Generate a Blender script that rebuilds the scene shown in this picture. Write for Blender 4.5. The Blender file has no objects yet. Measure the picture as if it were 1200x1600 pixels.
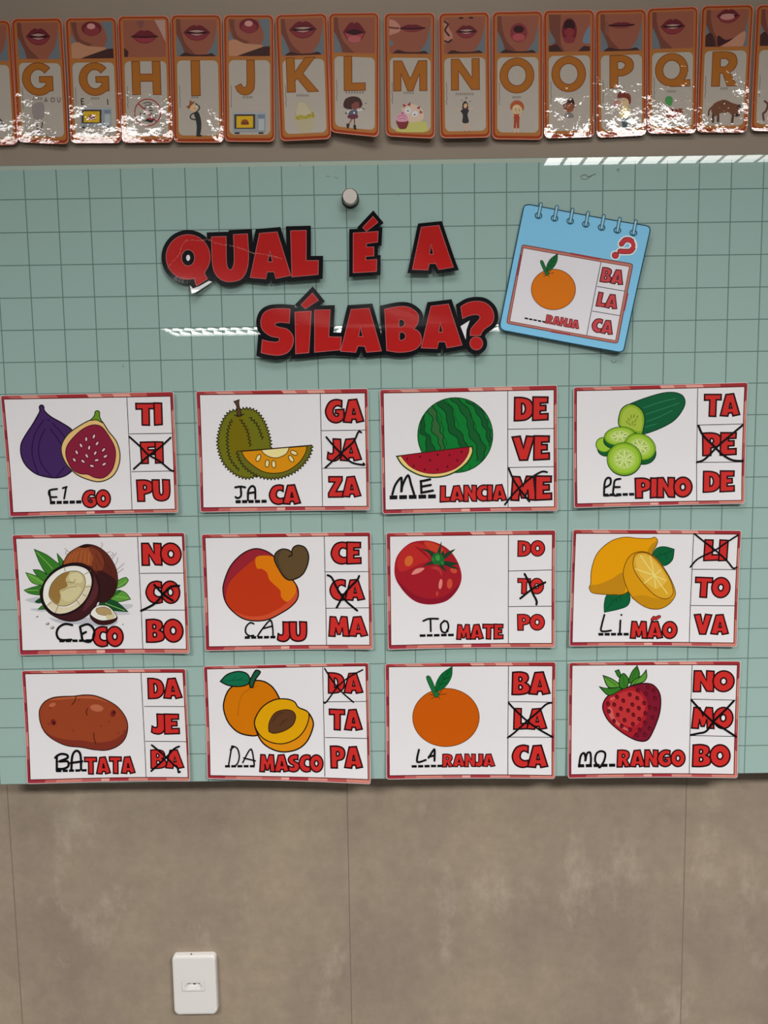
import bpy, math, random
from math import sin, cos, tan, pi, radians
from mathutils import Vector
from mathutils.geometry import delaunay_2d_cdt, tessellate_polygon

SC = bpy.context.scene
COL = SC.collection
random.seed(7)

# ------------------------------------------------------------------ camera
CAMZ, DB = 1.50, 1.240                     # height above floor, distance to the glass board
BOARD = 0.045                              # front of the glass board, measured from the wall
CAMY = -(DB + BOARD)
PITCH, ROLL, FPX = 0.0986, -0.0150, 1200.0
ZC, YB, XS = 2.90, -11.4, 4.3              # ceiling height, back of the room, half width

fw = Vector((0, cos(PITCH), -sin(PITCH)))
r0 = Vector((1, 0, 0)); u0 = r0.cross(fw)
RI = r0 * cos(ROLL) + u0 * sin(ROLL)
UP = -r0 * sin(ROLL) + u0 * cos(ROLL)
cam = bpy.data.cameras.new('camera'); co = bpy.data.objects.new('camera', cam); COL.objects.link(co)
cam.sensor_fit = 'VERTICAL'; cam.sensor_height = 36.0; cam.lens = 36.0 * FPX / 1600.0
cam.clip_start = 0.02
from mathutils import Matrix
M3 = Matrix((RI, UP, -fw)).transposed()
co.matrix_world = Matrix.Translation((0, CAMY, CAMZ)) @ M3.to_4x4()
SC.camera = co

# ------------------------------------------------------------------ world, exposure, lamps
w = bpy.data.worlds.new('world'); SC.world = w; w.use_nodes = True
w.node_tree.nodes['Background'].inputs[0].default_value = (0.5, 0.5, 0.5, 1)
w.node_tree.nodes['Background'].inputs[1].default_value = 0.05
SC.view_settings.view_transform = 'Standard'; SC.view_settings.look = 'None'
SC.view_settings.exposure = 0.08; SC.view_settings.gamma = 1.0
SC.view_settings.use_curve_mapping = False
SC.cycles.use_denoising = True
SC.cycles.max_bounces = 6
LAMP_COL = (1.0, 0.99, 0.975)
# fixtures near the board: x0, x1, distance of near edge, of far edge, watts in all, spread of the louvers
NEAR = [(0.84, 2.14, 2.17, 2.935, 122.0, 150.0), (-2.20, -0.88, 2.20, 2.76, 72.0, 150.0), (-0.62, 0.62, 0.62, 1.10, 7.2, 150.0)]  # the last, central one is added to brighten the middle of the wall
for (x0, x1, l0, l1, watts, spread) in NEAR:
    n = 13
    for k in range(n):
        la = bpy.data.lights.new('ceiling_lamp', 'AREA'); la.shape = 'RECTANGLE'
        st = (x1 - x0) / n
        la.size = st * 0.80; la.size_y = (l1 - l0) * 0.96
        la.energy = watts / n; la.spread = radians(spread); la.color = LAMP_COL
        lo = bpy.data.objects.new('ceiling_lamp', la); COL.objects.link(lo)
        lo.location = (x0 + (k + .5) * st, -(l0 + l1) / 2, ZC - 0.024)

# ------------------------------------------------------------------ helpers
def W(u, v, d=0.0):
    """pixel of the photograph -> point on the vertical plane standing d in front of the wall"""
    r = fw * FPX + RI * (u - 600.0) + UP * (800.0 - v)
    t = (-d - CAMY) / r.y
    return (r.x * t, CAMZ + r.z * t)

def lin(c):
    c = c / 255.0
    return c / 12.92 if c <= 0.04045 else ((c + 0.055) / 1.055) ** 2.4

MATS = {}
def newmat(name):
    m = bpy.data.materials.new(name); m.use_nodes = True
    nt = m.node_tree; b = nt.nodes['Principled BSDF']
    return m, nt, b

KIND = {  # albedo gain, roughness, specular, coat
    'card': (1.16, 0.50, 0.14, 0.0),
    'title': (1.10, 0.30, 0.12, 0.12),
    'lam': (1.54, 0.50, 0.12, 1.0),
    'plain': (1.16, 0.45, 0.4, 0.0),
}
def ink(rgb, kind='card'):
    key = (tuple(rgb), kind)
    if key in MATS: return MATS[key]
    g, ro, sp, coat = KIND[kind]
    if kind == 'card':                     # saturated inks print a little deeper than they photograph
        mx, mn = max(rgb), min(rgb); sat = (mx - mn) / max(1, mx)
        rgb = tuple(max(0, x * (1 - .085 * sat) - 12 * sat * (1 - x / mx)) for x in rgb)
    m, nt, b = newmat(kind + '_print_%02x%02x%02x' % tuple(int(x) for x in rgb))
    b.inputs['Base Color'].default_value = tuple(min(0.86, lin(x) * g) for x in rgb) + (1,)
    b.inputs['Roughness'].default_value = ro
    b.inputs['Specular IOR Level'].default_value = sp
    if coat:
        b.inputs['Coat Weight'].default_value = coat
        b.inputs['Coat Roughness'].default_value = 0.03 if kind == 'lam' else 0.08
        if kind == 'lam': b.inputs['Coat IOR'].default_value = 1.62
    if kind == 'lam':                      # crumpled laminating film
        ge = nt.nodes.new('ShaderNodeNewGeometry')
        n1 = nt.nodes.new('ShaderNodeTexNoise'); n1.inputs['Scale'].default_value = 70; n1.inputs['Detail'].default_value = 3
        n2 = nt.nodes.new('ShaderNodeTexNoise'); n2.inputs['Scale'].default_value = 22; n2.inputs['Detail'].default_value = 1
        ad = nt.nodes.new('ShaderNodeMath'); ad.operation = 'MULTIPLY_ADD'; ad.inputs[1].default_value = 1.8
        bp = nt.nodes.new('ShaderNodeBump'); bp.inputs['Strength'].default_value = 1.0; bp.inputs['Distance'].default_value = 0.0004
        nt.links.new(ge.outputs['Position'], n1.inputs['Vector']); nt.links.new(ge.outputs['Position'], n2.inputs['Vector'])
        nt.links.new(n2.outputs['Fac'], ad.inputs[0]); nt.links.new(n1.outputs['Fac'], ad.inputs[2])
        nt.links.new(ad.outputs[0], bp.inputs['Height'])
        nt.links.new(bp.outputs['Normal'], b.inputs['Coat Normal'])
    MATS[key] = m
    return m

def empty(name, loc, label, cat, group=None):
    o = bpy.data.objects.new(name, None); COL.objects.link(o)
    o.empty_display_size = 0.02
    o.location = loc; o['label'] = label; o['category'] = cat
    if group: o['group'] = group
    return o

def link(name, verts, faces, mats, midx, parent=None, label=None, smooth=False):
    me = bpy.data.meshes.new(name); me.from_pydata(verts, [], faces)
    for m in mats: me.materials.append(m)
    if midx: me.polygons.foreach_set('material_index', midx)
    if smooth: me.polygons.foreach_set('use_smooth', [True] * len(me.polygons))
    me.update()
    o = bpy.data.objects.new(name, me); COL.objects.link(o)
    if parent: o.parent = parent
    if label: o['label'] = label
    return o

def catmull(pts, closed=True, n=5):
    """smooth a path; a point written (x, y, 1) stays a corner"""
    P = [(p[0], p[1]) for p in pts]; C = [len(p) > 2 for p in pts]
    N = len(P); out = []
    segs = range(N) if closed else range(N - 1)
    for i in segs:
        p1, p2 = P[i], P[(i + 1) % N]
        p0 = P[i - 1] if (closed or i > 0) and not C[i] else p1
        p3 = P[(i + 2) % N] if (closed or i + 2 < N) and not C[(i + 1) % N] else p2
        for k in range(n):
            t = k / n; t2 = t * t; t3 = t2 * t
            out.append(tuple(0.5 * (2 * p1[a] + (p2[a] - p0[a]) * t + (2 * p0[a] - 5 * p1[a] + 4 * p2[a] - p3[a]) * t2 + (3 * p1[a] - p0[a] - 3 * p2[a] + p3[a]) * t3) for a in (0, 1)))
    if not closed: out.append(P[-1])
    return out

def ell(cx, cy, rx, ry, rot=0, n=28, a0=0, a1=360):
    c, s = cos(radians(rot)), sin(radians(rot)); out = []
    full = abs(a1 - a0) >= 360
    for k in range(n if full else n + 1):
        a = radians(a0 + (a1 - a0) * k / n)
        x, y = rx * cos(a), ry * sin(a)
        out.append((cx + x * c - y * s, cy + x * s + y * c))
    return out

def rrect(x0, y0, x1, y1, r, n=5):
    out = []
    for cx, cy, a in ((x1 - r, y0 + r, -90), (x1 - r, y1 - r, 0), (x0 + r, y1 - r, 90), (x0 + r, y0 + r, 180)):
        for k in range(n + 1):
            b = radians(a + 90 * k / n); out.append((cx + r * cos(b), cy + r * sin(b)))
    return out

def zigzag(path, amp, step, closed=True):
    """pointed saw-tooth along a path"""
    P = list(path) + ([path[0]] if closed else [])
    L = [0]
    for a, b in zip(P, P[1:]): L.append(L[-1] + math.hypot(b[0] - a[0], b[1] - a[1]))
    n = max(4, int(L[-1] / step) * 2); out = []; j = 0
    for k in range(n if closed else n + 1):
        s = L[-1] * k / n
        while j < len(L) - 2 and L[j + 1] < s: j += 1
        f = (s - L[j]) / max(1e-9, L[j + 1] - L[j])
        a, b = P[j], P[j + 1]; dx, dy = b[0] - a[0], b[1] - a[1]; q = math.hypot(dx, dy) or 1
        e = amp if k % 2 else -amp
        out.append((a[0] + dx * f + dy / q * e, a[1] + dy * f - dx / q * e))
    return out

def ribbon(P, width, closed):
    """quads along a path with mitred joints"""
    Q = []
    for p in P:
        if not Q or math.hypot(p[0] - Q[-1][0], p[1] - Q[-1][1]) > 1e-9: Q.append(p)
    if closed and math.hypot(Q[0][0] - Q[-1][0], Q[0][1] - Q[-1][1]) < 1e-9: Q.pop()
    n = len(Q); h = width / 2; Lp = []; Rp = []
    for i in range(n):
        a = Q[i - 1] if (closed or i > 0) else None
        b = Q[(i + 1) % n] if (closed or i < n - 1) else None
        p = Q[i]
        def nd(s, e):
            dx, dy = e[0] - s[0], e[1] - s[1]; q = math.hypot(dx, dy) or 1
            return (-dy / q, dx / q)
        n1 = nd(a, p) if a else nd(p, b); n2 = nd(p, b) if b else n1
        mx, my = n1[0] + n2[0], n1[1] + n2[1]; q = math.hypot(mx, my)
        if q < 0.4: mx, my = n1; k = h
        else:
            mx, my = mx / q, my / q; k = min(2.2 * h, h / max(0.3, mx * n1[0] + my * n1[1]))
        Lp.append((p[0] + mx * k, p[1] + my * k)); Rp.append((p[0] - mx * k, p[1] - my * k))
    m = n if closed else n - 1
    return [[Lp[i], Rp[i], Rp[(i + 1) % n], Lp[(i + 1) % n]] for i in range(m)]

class Frame:
    """a flat thing on the wall: photo pixels -> its own plane, with a gentle bend out of it"""
    def __init__(s, quad_px, d, bend=None, step=0.007):
        s.d = d; s.step = step
        pts = [W(u, v, d) for u, v in quad_px]
        s.cx = sum(p[0] for p in pts) / 4; s.cz = sum(p[1] for p in pts) / 4
        s.q = pts; s.qpx = quad_px
        s.w = (pts[1][0] - pts[0][0] + pts[2][0] - pts[3][0]) / 2
        s.h = (pts[0][1] - pts[3][1] + pts[1][1] - pts[2][1]) / 2
        s.bend = bend or (lambda a, b: 0.0)
        s.zoom(0, 0, 1)
    def zoom(s, ox, oy, sc): s.ox, s.oy, s.sc = ox, oy, sc
    def xz(s, p):
        X, Z = W(s.ox + p[0] / s.sc, s.oy + p[1] / s.sc, s.d)
        return (X - s.cx, Z - s.cz)
    def st(s, a, b):
        """normalised card coordinates -> zoom coordinates"""
        (x0, y0), (x1, y1), (x2, y2), (x3, y3) = s.qpx
        u = (x0 * (1 - a) + x1 * a) * (1 - b) + (x3 * (1 - a) + x2 * a) * b
        v = (y0 * (1 - a) + y1 * a) * (1 - b) + (y3 * (1 - a) + y2 * a) * b
        return ((u - s.ox) * s.sc, (v - s.oy) * s.sc)
    def out(s, x, z, lift):
        return (x, -(s.bend(2 * x / s.w, 2 * z / s.h) + lift), z)

def resample(P, step):
    out = []
    for i in range(len(P)):
        a, b = P[i], P[(i + 1) % len(P)]
        n = max(1, int(math.hypot(b[0] - a[0], b[1] - a[1]) / step))
        for k in range(n): out.append((a[0] + (b[0] - a[0]) * k / n, a[1] + (b[1] - a[1]) * k / n))
    return out

def triangulate(contours, step):
    """outer contour first, holes after: triangles with inner points so that the sheet can bend"""
    C = [resample(c, step) for c in contours]
    V = []; Eg = []
    for c in C:
        b = len(V); V += c; Eg += [(b + i, b + (i + 1) % len(c)) for i in range(len(c))]
    xs = [v[0] for v in C[0]]; zs = [v[1] for v in C[0]]
    if max(xs) - min(xs) > step * 1.5 and max(zs) - min(zs) > step * 1.5:
        x = min(xs) + step * .5
        while x < max(xs):
            z = min(zs) + step * .47
            while z < max(zs): V.append((x, z)); z += step
            x += step
    r = delaunay_2d_cdt([Vector(v) for v in V], Eg, [], 1, 1e-7)
    vs = [(v.x, v.y) for v in r[0]]
    def inside(c, x, y):
        k = False
        for i in range(len(c)):
            (x0, y0), (x1, y1) = c[i - 1], c[i]
            if (y0 > y) != (y1 > y) and x < (x1 - x0) * (y - y0) / (y1 - y0) + x0: k = not k
        return k
    F = []
    for f in r[2]:
        x = sum(vs[i][0] for i in f) / len(f); y = sum(vs[i][1] for i in f) / len(f)
        if len(contours) > 1 and any(inside(h, x, y) for h in contours[1:]): continue
        F.append(tuple(f))
    return vs, F

class Art:
    """the shapes of one part, laid over each other a hair apart, gathered into ONE mesh"""
    def __init__(s, fr, lift=0.0, kind='card', dz=1e-5):
        s.fr = fr; s.lift = lift; s.kind = kind; s.dz = dz
        s.V = []; s.F = []; s.M = []; s.mats = []
    def mi(s, c):
        m = ink(c, s.kind)
        if m not in s.mats: s.mats.append(m)
        return s.mats.index(m)
    def add(s, verts, faces, c):
        b = len(s.V); k = s.mi(c)
        s.V += [s.fr.out(x, z, s.lift) for x, z in verts]
        for f in faces:
            A = [verts[i] for i in f]
            ar = sum(A[i][0] * A[(i + 1) % len(A)][1] - A[(i + 1) % len(A)][0] * A[i][1] for i in range(len(A)))
            if ar < 0: f = tuple(reversed(f))          # every face looks into the room
            s.F.append(tuple(b + i for i in f)); s.M.append(k)
    def up(s): s.lift += s.dz
    def poly(s, c, *contours):
        P = [[s.fr.xz(p) for p in q] for q in contours]
        v, f = triangulate(P, s.fr.step); s.add(v, f, c); s.up(); return s
    def polys(s, c, lst):
        for q in lst:
            v, f = triangulate([[s.fr.xz(p) for p in q]], s.fr.step); s.add(v, f, c)
        s.up(); return s
    def fill(s, c, pts, *holes): return s.poly(c, catmull(pts), *[catmull(h) for h in holes])
    def line(s, c, wd, pts, closed=False, caps=False, n=0):
        P = catmull(pts, closed, n) if n else [(p[0], p[1]) for p in pts]
        k = s.fr.step * s.fr.sc * 900
        R = resample(P, k) if closed else [q for i in range(len(P) - 1) for q in ([P[i]] + [(P[i][0] + (P[i + 1][0] - P[i][0]) * t / m, P[i][1] + (P[i + 1][1] - P[i][1]) * t / m) for m in [max(1, int(math.hypot(P[i + 1][0] - P[i][0], P[i + 1][1] - P[i][1]) / k))] for t in range(1, m)])] + [P[-1]]
        for q in ribbon(R, wd, closed):
            s.add([s.fr.xz(p) for p in q], [(0, 1, 2, 3)], c)
        if caps:
            for e in (R[0], R[-1]):
                E = ell(e[0], e[1], wd / 2, wd / 2, n=10); s.add([s.fr.xz(p) for p in E], [tuple(range(10))], c)
        return s
    def curve(s, c, wd, pts, closed=False, caps=True): s.line(c, wd, pts, closed, caps, 5); return s
    def lines(s, c, wd, lst, smooth=True, caps=True):
        for q in lst: s.line(c, wd, q, False, caps, 5 if smooth else 0)
        s.up(); return s
    def fo(s, c, oc, wd, pts):                 # filled shape with an inked outline
        P = catmull(pts); s.poly(c, P); s.line(oc, wd, P, True); s.up(); return s
    def build(s, name, parent, label=None):
        return link(name, s.V, s.F, s.mats, s.M, parent, label)

def slab(fr, contours, thick, name, parent, c, side, kind, label=None, union=None):
    """a sheet with front, back and edge"""
    if union: v, f = union
    else: v, f = triangulate([[fr.xz(p) for p in q] for q in contours], fr.step)
    G = []
    for t in f:
        A = [v[i] for i in t]
        ar = sum(A[i][0] * A[(i + 1) % len(A)][1] - A[(i + 1) % len(A)][0] * A[i][1] for i in range(len(A)))
        G.append(tuple(reversed(t)) if ar < 0 else tuple(t))
    n = len(v); V = [fr.out(x, z, 0) for x, z in v] + [fr.out(x, z, -thick) for x, z in v]
    F = list(G); Mi = [0] * len(G)
    F += [tuple(n + i for i in reversed(t)) for t in G]; Mi += [1] * len(G)
    ed = {}
    for t in G:
        for i in range(len(t)):
            a, b = t[i], t[(i + 1) % len(t)]
            ed[(a, b)] = 1
    for (a, b) in ed:
        if (b, a) not in ed: F.append((b, a, n + a, n + b)); Mi.append(1)
    return link(name, V, F, [ink(c, kind), ink(side, kind)], Mi, parent, label)

# ------------------------------------------------------------------ chunky lettering (y up, height 1)
K_ = 1
GL = {
 'A': ([[(.26, .97), (.64, 1), (.95, .06), (.62, 0), (.58, .14), (.41, .14), (.37, 0), (0, .03)], [(.49, .62), (.55, .36), (.44, .36)]], .95, 0),
 'B': ([[(0, 0, K_), (.02, .98, K_), (.38, 1), (.66, .92), (.74, .74), (.68, .58), (.6, .52, K_), (.76, .42), (.81, .26), (.72, .08), (.4, 0)],
        [(.32, .6), (.32, .76), (.4, .76), (.44, .68), (.4, .6)], [(.32, .24), (.32, .4), (.42, .4), (.46, .32), (.42, .24)]], .8, 1),
 'C': ([[(.76, .96, K_), (.5, 1), (.18, .88), (0, .5), (.14, .14), (.45, 0), (.76, .05, K_), (.75, .32, K_), (.56, .3), (.4, .4), (.38, .55), (.46, .7), (.6, .73), (.75, .66, K_)]], .76, 1),
 'D': ([[(0, 0, K_), (.02, 1, K_), (.38, .98), (.68, .86), (.82, .56), (.76, .24), (.56, .06), (.35, .01)], [(.32, .28, K_), (.32, .74, K_), (.42, .7), (.48, .5), (.42, .32)]], .82, 1),
 'E': ([[(0, 0), (.02, 1), (.66, .98), (.65, .74), (.34, .73), (.34, .63), (.57, .63), (.57, .41), (.33, .4), (.33, .27), (.66, .28), (.66, .02)]], .66, 0),
 'F': ([[(0, 1), (.66, 1), (.65, .76), (.33, .75), (.33, .63), (.58, .63), (.58, .41), (.32, .4), (.31, 0), (.02, 0)]], .66, 0),
 'G': ([[(.78, .95, K_), (.5, 1), (.18, .88), (0, .5), (.14, .14), (.45, 0), (.72, .06), (.87, .2, K_), (.87, .58, K_), (.47, .56, K_), (.47, .4, K_), (.6, .39, K_), (.58, .3), (.46, .3), (.37, .42), (.38, .6), (.5, .72), (.62, .73), (.77, .67, K_)]], .87, 1),
 'I': ([[(0, 0), (.02, 1), (.36, .98), (.34, .02)]], .36, 0),
 'J': ([[(.28, 1, K_), (.62, .98, K_), (.62, .4), (.54, .12), (.34, 0), (.12, .03), (0, .1, K_), (.04, .4, K_), (.15, .33), (.25, .35), (.28, .48)]], .62, 1),
 'L': ([[(0, 0), (.02, 1), (.36, .99), (.35, .28), (.66, .29), (.66, .03)]], .66, 0),
 'M': ([[(0, .02), (.08, 1), (.36, .98), (.5, .6), (.64, 1), (.93, .98), (1.02, 0), (.71, .02), (.68, .45), (.57, .1), (.43, .1), (.34, .45), (.31, 0)]], 1.02, 0),
 'N': ([[(0, 0), (.02, 1), (.31, 1), (.54, .54), (.54, 1), (.85, .98), (.85, 0), (.56, .02), (.31, .48), (.31, 0)]], .85, 0),
 'O': ([ell(.44, .5, .44, .5), ell(.44, .5, .12, .16)], .88, 0),
 'P': ([[(0, 1, K_), (.4, 1), (.68, .9), (.77, .66), (.66, .42), (.35, .33, K_), (.35, 0, K_), (.02, 0, K_)], [(.33, .56), (.33, .74), (.42, .74), (.46, .65), (.42, .56)]], .77, 1),
 'R': ([[(0, 0, K_), (.02, 1, K_), (.42, 1), (.7, .9), (.77, .68), (.7, .5), (.6, .43, K_), (.83, .02, K_), (.5, 0, K_), (.35, .33, K_), (.33, 0, K_)], [(.33, .58), (.33, .74), (.42, .74), (.46, .66), (.42, .58)]], .83, 1),
 'S': ([[(.66, .98, K_), (.64, .7, K_), (.44, .72), (.36, .68), (.46, .6), (.66, .5), (.74, .3), (.62, .08), (.35, 0), (.02, .06, K_), (.03, .34, K_), (.24, .27), (.37, .3), (.32, .38), (.1, .5), (0, .7), (.12, .9), (.38, 1)]], .74, 1),
 'T': ([[(0, 1), (.82, .98), (.82, .74), (.58, .75), (.56, 0), (.24, .02), (.26, .74), (0, .74)]], .82, 0),
 'U': ([[(0, 1, K_), (.34, .99, K_), (.34, .42), (.42, .28), (.5, .42), (.5, 1, K_), (.83, .98, K_), (.83, .4), (.72, .1), (.42, 0), (.12, .1), (.01, .4)]], .83, 1),
 'V': ([[(0, .97), (.34, 1), (.48, .5), (.61, 1), (.95, .97), (.65, 0), (.32, 0)]], .95, 0),
 'Z': ([[(.03, 1), (.72, .99), (.72, .8), (.4, .27), (.74, .28), (.74, 0), (0, 0), (0, .2), (.34, .73), (.03, .74)]], .74, 0),
}
def glyph(ch):
    cs, wd, sm = GL[ch]
    return [catmull(c, True, 4) if sm else c for c in cs], wd

def word(art, text, box, ux, uy, red=(206, 52, 48), dark=(40, 10, 14), ow=0.075, gap=-0.03, tilt=0.0):
    """a word in the chunky lettering inside box (zoom coordinates), following the card's own directions"""
    x0, y0, x1, y1 = box
    base = {'Ã': 'A'}
    gs = [glyph(base.get(c, c)) for c in text]
    tot = sum(g[1] for g in gs) + gap * (len(gs) - 1)
    cx, cy = (x0 + x1) / 2, (y0 + y1) / 2; bw, bh = x1 - x0, y1 - y0
    def mp(p):
        a = (p[0] / tot - .5) * bw; b = (.5 - p[1]) * bh
        return (cx + ux[0] * a + uy[0] * b, cy + ux[1] * a + uy[1] * b)
    x = 0.0; wd = ow * bh
    for ch, (cs, gw) in zip(text, gs):
        C = [[mp((p[0] + x, p[1])) for p in c] for c in cs]
        art.poly(red, *C)
        for c in C: art.line(dark, wd, c, True)
        if ch == 'Ã':
            t = [mp((p[0] + x, p[1])) for p in [(.3, 1.1), (.4, 1.22), (.52, 1.16), (.62, 1.24), (.72, 1.28)]]
            art.curve(dark, bh * .2, t); art.up(); art.curve(red, bh * .11, t)
        art.up()
        x += gw + gap
    return art

# ------------------------------------------------------------------ room
def quadmesh(name, pts, mats, kind='structure'):
    o = link(name, pts, [tuple(range(len(pts)))], mats, None)
    o['kind'] = kind
    return o

def mat_tile():
    m, nt, b = newmat('grey_brown_porcelain_tile')
    L = nt.links.new; N = nt.nodes.new
    ge = N('ShaderNodeNewGeometry'); sx = N('ShaderNodeSeparateXYZ'); L(ge.outputs['Position'], sx.inputs[0])
    def noise(sc, de, ro=.55, st=(1, 1, 1)):
        mp = N('ShaderNodeMapping'); mp.inputs['Scale'].default_value = st
        L(ge.outputs['Position'], mp.inputs['Vector'])
        n = N('ShaderNodeTexNoise'); n.inputs['Scale'].default_value = sc; n.inputs['Detail'].default_value = de
        n.inputs['Roughness'].default_value = ro; L(mp.outputs[0], n.inputs['Vector']); return n
    def ramp(src, a, b_, c0, c1):
        r = N('ShaderNodeValToRGB'); r.color_ramp.elements[0].position = a; r.color_ramp.elements[1].position = b_
        r.color_ramp.elements[0].color = c0; r.color_ramp.elements[1].color = c1; L(src, r.inputs['Fac']); return r
    base = (lin(155) * 1.16, lin(140) * 1.16, lin(120) * 1.16, 1)
    lite = (lin(178) * 1.16, lin(164) * 1.16, lin(147) * 1.16, 1)
    dark = (lin(138) * 1.16, lin(123) * 1.16, lin(109) * 1.16, 1)
    big = noise(3.2, 6, .6, (1.2, 1, .8)); r1 = ramp(big.outputs['Fac'], .36, .64, dark, base)
    pat = noise(5.0, 9, .68, (1.3, 1, .75)); r2 = ramp(pat.outputs['Fac'], .56, .78, (0, 0, 0, 1), (1, 1, 1, 1))
    mx = N('ShaderNodeMix'); mx.data_type = 'RGBA'; L(r2.outputs[0], mx.inputs['Factor']); L(r1.outputs[0], mx.inputs[6]); mx.inputs[7].default_value = lite
    fine = noise(38, 5, .7); r3 = ramp(fine.outputs['Fac'], .25, .75, (.86, .86, .86, 1), (1.1, 1.1, 1.1, 1))
    mu = N('ShaderNodeMix'); mu.data_type = 'RGBA'; mu.blend_type = 'MULTIPLY'; mu.inputs['Factor'].default_value = 1
    L(mx.outputs[2], mu.inputs[6]); L(r3.outputs[0], mu.inputs[7])
    # joints between the 60 cm tiles
    xj = W(546, 1420)[0]
    a = N('ShaderNodeMath'); a.operation = 'SUBTRACT'; a.inputs[1].default_value = xj; L(sx.outputs['X'], a.inputs[0])
    pp = N('ShaderNodeMath'); pp.operation = 'PINGPONG'; pp.inputs[1].default_value = 0.296; L(a.outputs[0], pp.inputs[0])
    lt = N('ShaderNodeMath'); lt.operation = 'LESS_THAN'; lt.inputs[1].default_value = 0.0009; L(pp.outputs[0], lt.inputs[0])
    zl = N('ShaderNodeMath'); zl.operation = 'LESS_THAN'; zl.inputs[1].default_value = 1.5; L(sx.outputs['Z'], zl.inputs[0])
    an = N('ShaderNodeMath'); an.operation = 'MULTIPLY'; L(lt.outputs[0], an.inputs[0]); L(zl.outputs[0], an.inputs[1])
    jo = N('ShaderNodeMix'); jo.data_type = 'RGBA'; L(an.outputs[0], jo.inputs['Factor']); L(mu.outputs[2], jo.inputs[6]); jo.inputs[7].default_value = (.2, .165, .13, 1)
    L(jo.outputs[2], b.inputs['Base Color'])
    b.inputs['Roughness'].default_value = .55; b.inputs['Specular IOR Level'].default_value = .3
    bp = N('ShaderNodeBump'); bp.inputs['Strength'].default_value = .25; bp.inputs['Distance'].default_value = .0008
    L(fine.outputs['Fac'], bp.inputs['Height']); L(bp.outputs[0], b.inputs['Normal'])
    return m

def mat_plain(name, rgb, ro=.7, sp=.3, sc=None, amp=.06):
    m, nt, b = newmat(name)
    b.inputs['Roughness'].default_value = ro; b.inputs['Specular IOR Level'].default_value = sp
    c = tuple(rgb)
    if sc:
        n = nt.nodes.new('ShaderNodeTexNoise'); n.inputs['Scale'].default_value = sc; n.inputs['Detail'].default_value = 4
        r = nt.nodes.new('ShaderNodeValToRGB')
        r.color_ramp.elements[0].position = .3; r.color_ramp.elements[1].position = .7
        r.color_ramp.elements[0].color = tuple(x * (1 - amp) for x in c) + (1,)
        r.color_ramp.elements[1].color = tuple(x * (1 + amp) for x in c) + (1,)
        ge = nt.nodes.new('ShaderNodeNewGeometry'); nt.links.new(ge.outputs['Position'], n.inputs['Vector'])
        nt.links.new(n.outputs['Fac'], r.inputs['Fac']); nt.links.new(r.outputs[0], b.inputs['Base Color'])
    else: b.inputs['Base Color'].default_value = c + (1,)
    return m

tile = mat_tile()
paint = mat_plain('beige_wall_paint', (.345, .275, .21), .6, .3, 5, .04)
zs = W(600, 1190)[1]
wb = link('wall_back', [(-XS, 0, 0), (XS, 0, 0), (XS, 0, zs), (-XS, 0, zs), (XS, 0, ZC), (-XS, 0, ZC)],
          [(0, 1, 2, 3), (3, 2, 4, 5)], [tile, paint], [0, 1]); wb['kind'] = 'structure'
roomwall = mat_plain('room_wall_paint', (.13, .12, .11), .8, .2, 3, .04)
ceilm = mat_plain('white_ceiling_paint', (.22, .21, .20), .9, .1, 4, .03)
floorm = mat_plain('grey_floor_tile', (.11, .105, .10), .5, .3, 6, .1)
quadmesh('floor', [(-XS, YB, 0), (XS, YB, 0), (XS, 0, 0), (-XS, 0, 0)], [floorm])
quadmesh('ceiling', [(-XS, 0, ZC), (XS, 0, ZC), (XS, YB, ZC), (-XS, YB, ZC)], [ceilm])
quadmesh('wall_left', [(-XS, YB, 0), (-XS, 0, 0), (-XS, 0, ZC), (-XS, YB, ZC)], [roomwall])
quadmesh('wall_right', [(XS, 0, 0), (XS, YB, 0), (XS, YB, ZC), (XS, 0, ZC)], [roomwall])
quadmesh('wall_front', [(XS, YB, 0), (-XS, YB, 0), (-XS, YB, ZC), (XS, YB, ZC)], [roomwall])

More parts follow.
